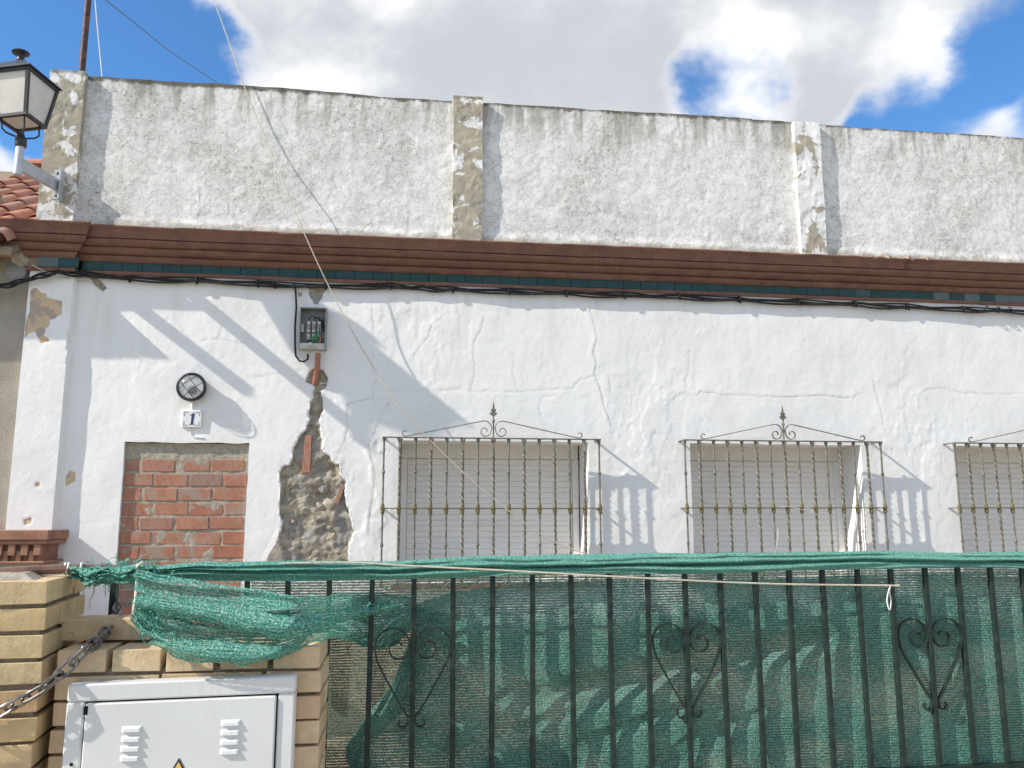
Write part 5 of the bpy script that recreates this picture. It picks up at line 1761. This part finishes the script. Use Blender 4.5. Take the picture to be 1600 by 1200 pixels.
# rolled hem over the top rail
def hem():
    tp = [(140, 885), (170, 880), (230, 882), (262, 879), (330, 876), (400, 876), (500, 877), (600, 879), (700, 873), (800, 870), (900, 868), (1000, 866), (1100, 866), (1250, 864), (1400, 862), (1500, 865), (1600, 864), (1760, 862)]
    bt = [(140, 893), (170, 908), (230, 900), (262, 898), (330, 902), (400, 905), (500, 906), (600, 906), (700, 903), (800, 899), (900, 898), (1000, 897), (1100, 897), (1250, 891), (1400, 889), (1500, 887), (1600, 888), (1760, 888)]
    nu, nv = 420, 30
    Yf = lambda px: -4.03 if px > 330 else -4.12
    t = np.linspace(140, 1760, nu)
    top_ = np.array([at(q, np.interp(q, [p[0] for p in tp], [p[1] for p in tp]), -4.03) for q in t])
    bot_ = np.array([at(q, np.interp(q, [p[0] for p in bt], [p[1] for p in bt]), -4.03) for q in t])
    X = np.zeros((nu, nv))
    Y_, Z_ = X.copy(), X.copy()
    wu = X.copy()
    wv = X.copy()
    yc = np.interp(t, [140, 230, 420, 560], [-4.15, -4.18, -4.08, -4.00])
    pin = 0.50 + 0.35 * (fbm(t / 260.0, t * 0, 455, 3) - 0.5)
    for i in range(nu):
        H = top_[i, 2] - bot_[i, 2]
        for j in range(nv):
            s = j / (nv - 1)
            x = top_[i, 0]
            if s < 0.18:                      # back side going up
                q = s / 0.18
                y, z = 0.018, bot_[i, 2] + 0.010 + (H - 0.016) * q
            elif s < 0.34:                    # over the rail
                q = (s - 0.18) / 0.16
                y, z = 0.018 * math.cos(q * math.pi), top_[i, 2] - 0.006 + 0.008 * math.sin(q * math.pi)
            else:                             # front drop with a pinch
                q = (s - 0.34) / 0.66
                y = -0.018 - 0.012 * math.sin(q * math.pi) + 0.022 * math.exp(-((q - pin[i]) / 0.10) ** 2)
                z = top_[i, 2] - 0.006 + (bot_[i, 2] - top_[i, 2] + 0.006) * q
            X[i, j], Y_[i, j], Z_[i, j] = x, yc[i] + y, z
            wv[i, j] = s * 0.22
    P = np.linspace(0, 1, nv)[None, :]
    nz_ = fbm(X * 7, P * 6 + X * 0.0, 441, 4) - 0.5
    ridg = np.sin(P * 30 + 4 * fbm(X * 1.8, P * 2, 443, 3) * 3.0) * (P > 0.3)
    amp = np.interp(t, [140, 240, 420, 900, 1700], [2.2, 1.8, 1.3, 0.9, 0.8])[:, None]
    Y_ += amp * (0.012 * nz_ + 0.0045 * ridg)
    Z_ += amp * (0.006 * (fbm(X * 11, P * 3, 445, 3) - 0.5))
    rag = np.interp(t, [140, 170, 240, 300], [1, 1, 0.7, 0])[:, None]
    Y_ += rag * 0.05 * (fbm(X * 25, P * 9, 447, 4) - 0.5)
    Z_ += rag * 0.05 * (fbm(X * 25 + 9, P * 9, 449, 4) - 0.5)
    X2 = X + rag * 0.03 * (fbm(X * 25 + 5, P * 9, 451, 3) - 0.5)
    wu = X
    grid_object('rolled_hem', 'net_dense', net, np.arange(nu), np.arange(nv), lambda a, c: (Y_, {'weave_u': wu, 'weave_v': wv}, X2, Z_))


hem()
# frayed fibres
fr_b = MB()


def fibre(c, L, r=0.0011):
    d = np.array([random.gauss(0, 1), random.gauss(0, .6), random.gauss(0, 1)])
    d /= np.linalg.norm(d)
    p1 = np.array(c) + d * L * 0.5 + np.array([0, 0, random.uniform(-.1, .2)]) * L
    p2 = p1 + (d + np.array([random.uniform(-.6, .6), 0, -0.5])) * L * 0.5
    fr_b.tube([c, p1, p2], r, 3)


for k in range(420):
    q = random.random()
    if q < 0.45:
        c = at(random.uniform(140, 250), random.uniform(876, 912), random.uniform(-4.21, -4.12))
        fibre(c, random.uniform(0.008, 0.035))
    elif q < 0.72:
        c = at(random.uniform(212, 256), random.uniform(930, 996), random.uniform(-4.37, -4.31))
        fibre(c, random.uniform(0.008, 0.030))
    elif q < 0.86:
        px = random.uniform(260, 640)
        c = at(px, np.interp(px, [260, 400, 600, 640], [896, 918, 947, 950]) + random.uniform(-3, 4), -4.33 + 0.35 * max(0.0, px - 480) / 160)
        fibre(c, random.uniform(0.006, 0.018))
    else:
        px = random.uniform(262, 1600)
        c = at(px, np.interp(px, [262, 700, 1100, 1600], [879, 873, 866, 864]), -4.03)
        fibre(c, random.uniform(0.005, 0.014), 0.0008)
MAT['fibre'] = material('green_fibre', m_plain(GA, GB, 30, 0), 0.6, 0.3)
tag(fr_b.build('frayed_fibres', 'fibre', net), kind='stuff')

# wooden rod, cords and ties on the net
rod = MB().tube([at(-40, 897, -4.20), at(30, 892, -4.20), at(90, 889, -4.18), at(160, 889, -4.15), at(240, 893, -4.12)], 0.012, 8).build('wooden_rod', 'wood', smooth=True)
tag(rod, 'brown wooden rod lying across the pillar top into the bunched net', 'rod')
for px, lb in ((103, 'white string tie nearest the pillar on the brown wooden rod'), (108, 'middle white string tie on the brown wooden rod by the pillar'), (128, 'white string tie on the wooden rod right beside the bunched green net')):
    p = at(px, 889, -4.168)
    o = MB().tube([(p[0] + 0.002 * math.sin(q * 3), p[1] + 0.015 * math.cos(q), p[2] + 0.015 * math.sin(q)) for q in np.linspace(0, 2 * math.pi, 16, endpoint=False)], 0.0025, 5, closed=True).build('tie', 'white_cord')
    tag(o, lb, 'string', 'white ties on the wooden rod')
cord = smooth_path([at(205, 893, -4.19), at(330, 884, -4.13), at(430, 881, -4.085), at(545, 879, -4.06), at(640, 884, -4.055), at(800, 892, -4.055), at(1000, 903, -4.05), at(1200, 912, -4.03), at(1405, 915, -4.012)], 10)
line_thing('net_cord', cord, 0.0026, 'rope', 'thin pale cord strung along the rolled green net', 'cord')
loop = smooth_path([at(1392, 914, -4.012), at(1388, 925, -4.02), at(1386, 940, -4.02), at(1390, 953, -4.02), at(1392, 940, -4.018), at(1390, 925, -4.016), at(1391, 915, -4.012)], 8)
line_thing('cord_end', loop, 0.0022, 'white_cord', 'white loose cord loop hanging from a fence bar', 'cord')
tie = smooth_path([at(218, 880, -4.17), at(214, 886, -4.20), at(214, 905, -4.205), at(212, 930, -4.33), at(209, 950, -4.37), at(208, 960, -4.37)], 8)
line_thing('hanging_string', tie, 0.0034, 'rope', 'pale knotted string hanging down from the bunched green net', 'string')
tie = smooth_path([at(216, 884, -4.2), at(222, 879, -4.21), at(229, 882, -4.2), at(231, 890, -4.19)], 6)
line_thing('knot_string', tie, 0.003, 'rope', 'pale string looped over the knot of the bunched net', 'string')
for pts, lb in (([(146, 911), (147, 925), (140, 940), (141, 953)], 'frayed white string dangling right of the brick pillar, longer strand'),
                ([(133, 903), (136, 915), (130, 922), (131, 931)], 'frayed white string dangling right of the brick pillar, shorter strand')):
    line_thing('loose_string', smooth_path([at(a, c, -4.15) for a, c in pts], 6), 0.0022, 'white_cord', lb, 'string')

# gate post and chain
gpx = float(at(177, 945, -3.98)[0])
gp = MB().box(gpx - 0.009, gpx + 0.009, -3.99, -3.972, 0.0, 1.372).build('gate_post', 'fence')
tag(gp, 'dark iron post behind the low brick wall holding the chain', 'post')
chain = thing('chain', 'dull steel chain slung from the iron post round the brick pillar', 'chain', tuple(at(66, 1068, -4.425)))
path = smooth_path([at(184, 950, -3.995), at(179, 966, -4.06), at(163, 990, -4.23), at(134, 1016, -4.325), at(104, 1044, -4.345), at(66, 1076, -4.375), at(20, 1102, -4.378), at(-20, 1124, -4.378), at(-70, 1150, -4.378)], 30)
path = np.array(path)
dd = np.r_[0, np.cumsum(np.linalg.norm(np.diff(path, axis=0), axis=1))]
LK = 0.0400
link = []
R_, S_ = 0.0118, 0.0165
for q in np.linspace(0, 2 * math.pi, 22, endpoint=False):
    cx_, sx_ = math.cos(q), math.sin(q)
    link.append((cx_ * R_ + (S_ if cx_ > 0 else -S_), 0.0, sx_ * R_))
lm = MB().tube(link, 0.0040, 6, closed=True).mesh('link', 'chain', smooth=True)
s = 0.0
k = 0
while s < dd[-1]:
    p = np.array([np.interp(s, dd, path[:, i]) for i in range(3)])
    p2 = np.array([np.interp(s + 0.01, dd, path[:, i]) for i in range(3)])
    o = put(bpy.data.objects.new('link', lm), chain, tuple(p))
    t = Vector(p2 - p).normalized()
    q = t.to_track_quat('X', 'Z')
    from mathutils import Quaternion
    o.rotation_mode = 'QUATERNION'
    o.rotation_quaternion = q @ Quaternion((1, 0, 0), math.radians(45 + 90 * (k % 2) + random.uniform(-12, 12)))
    s += LK
    k += 1
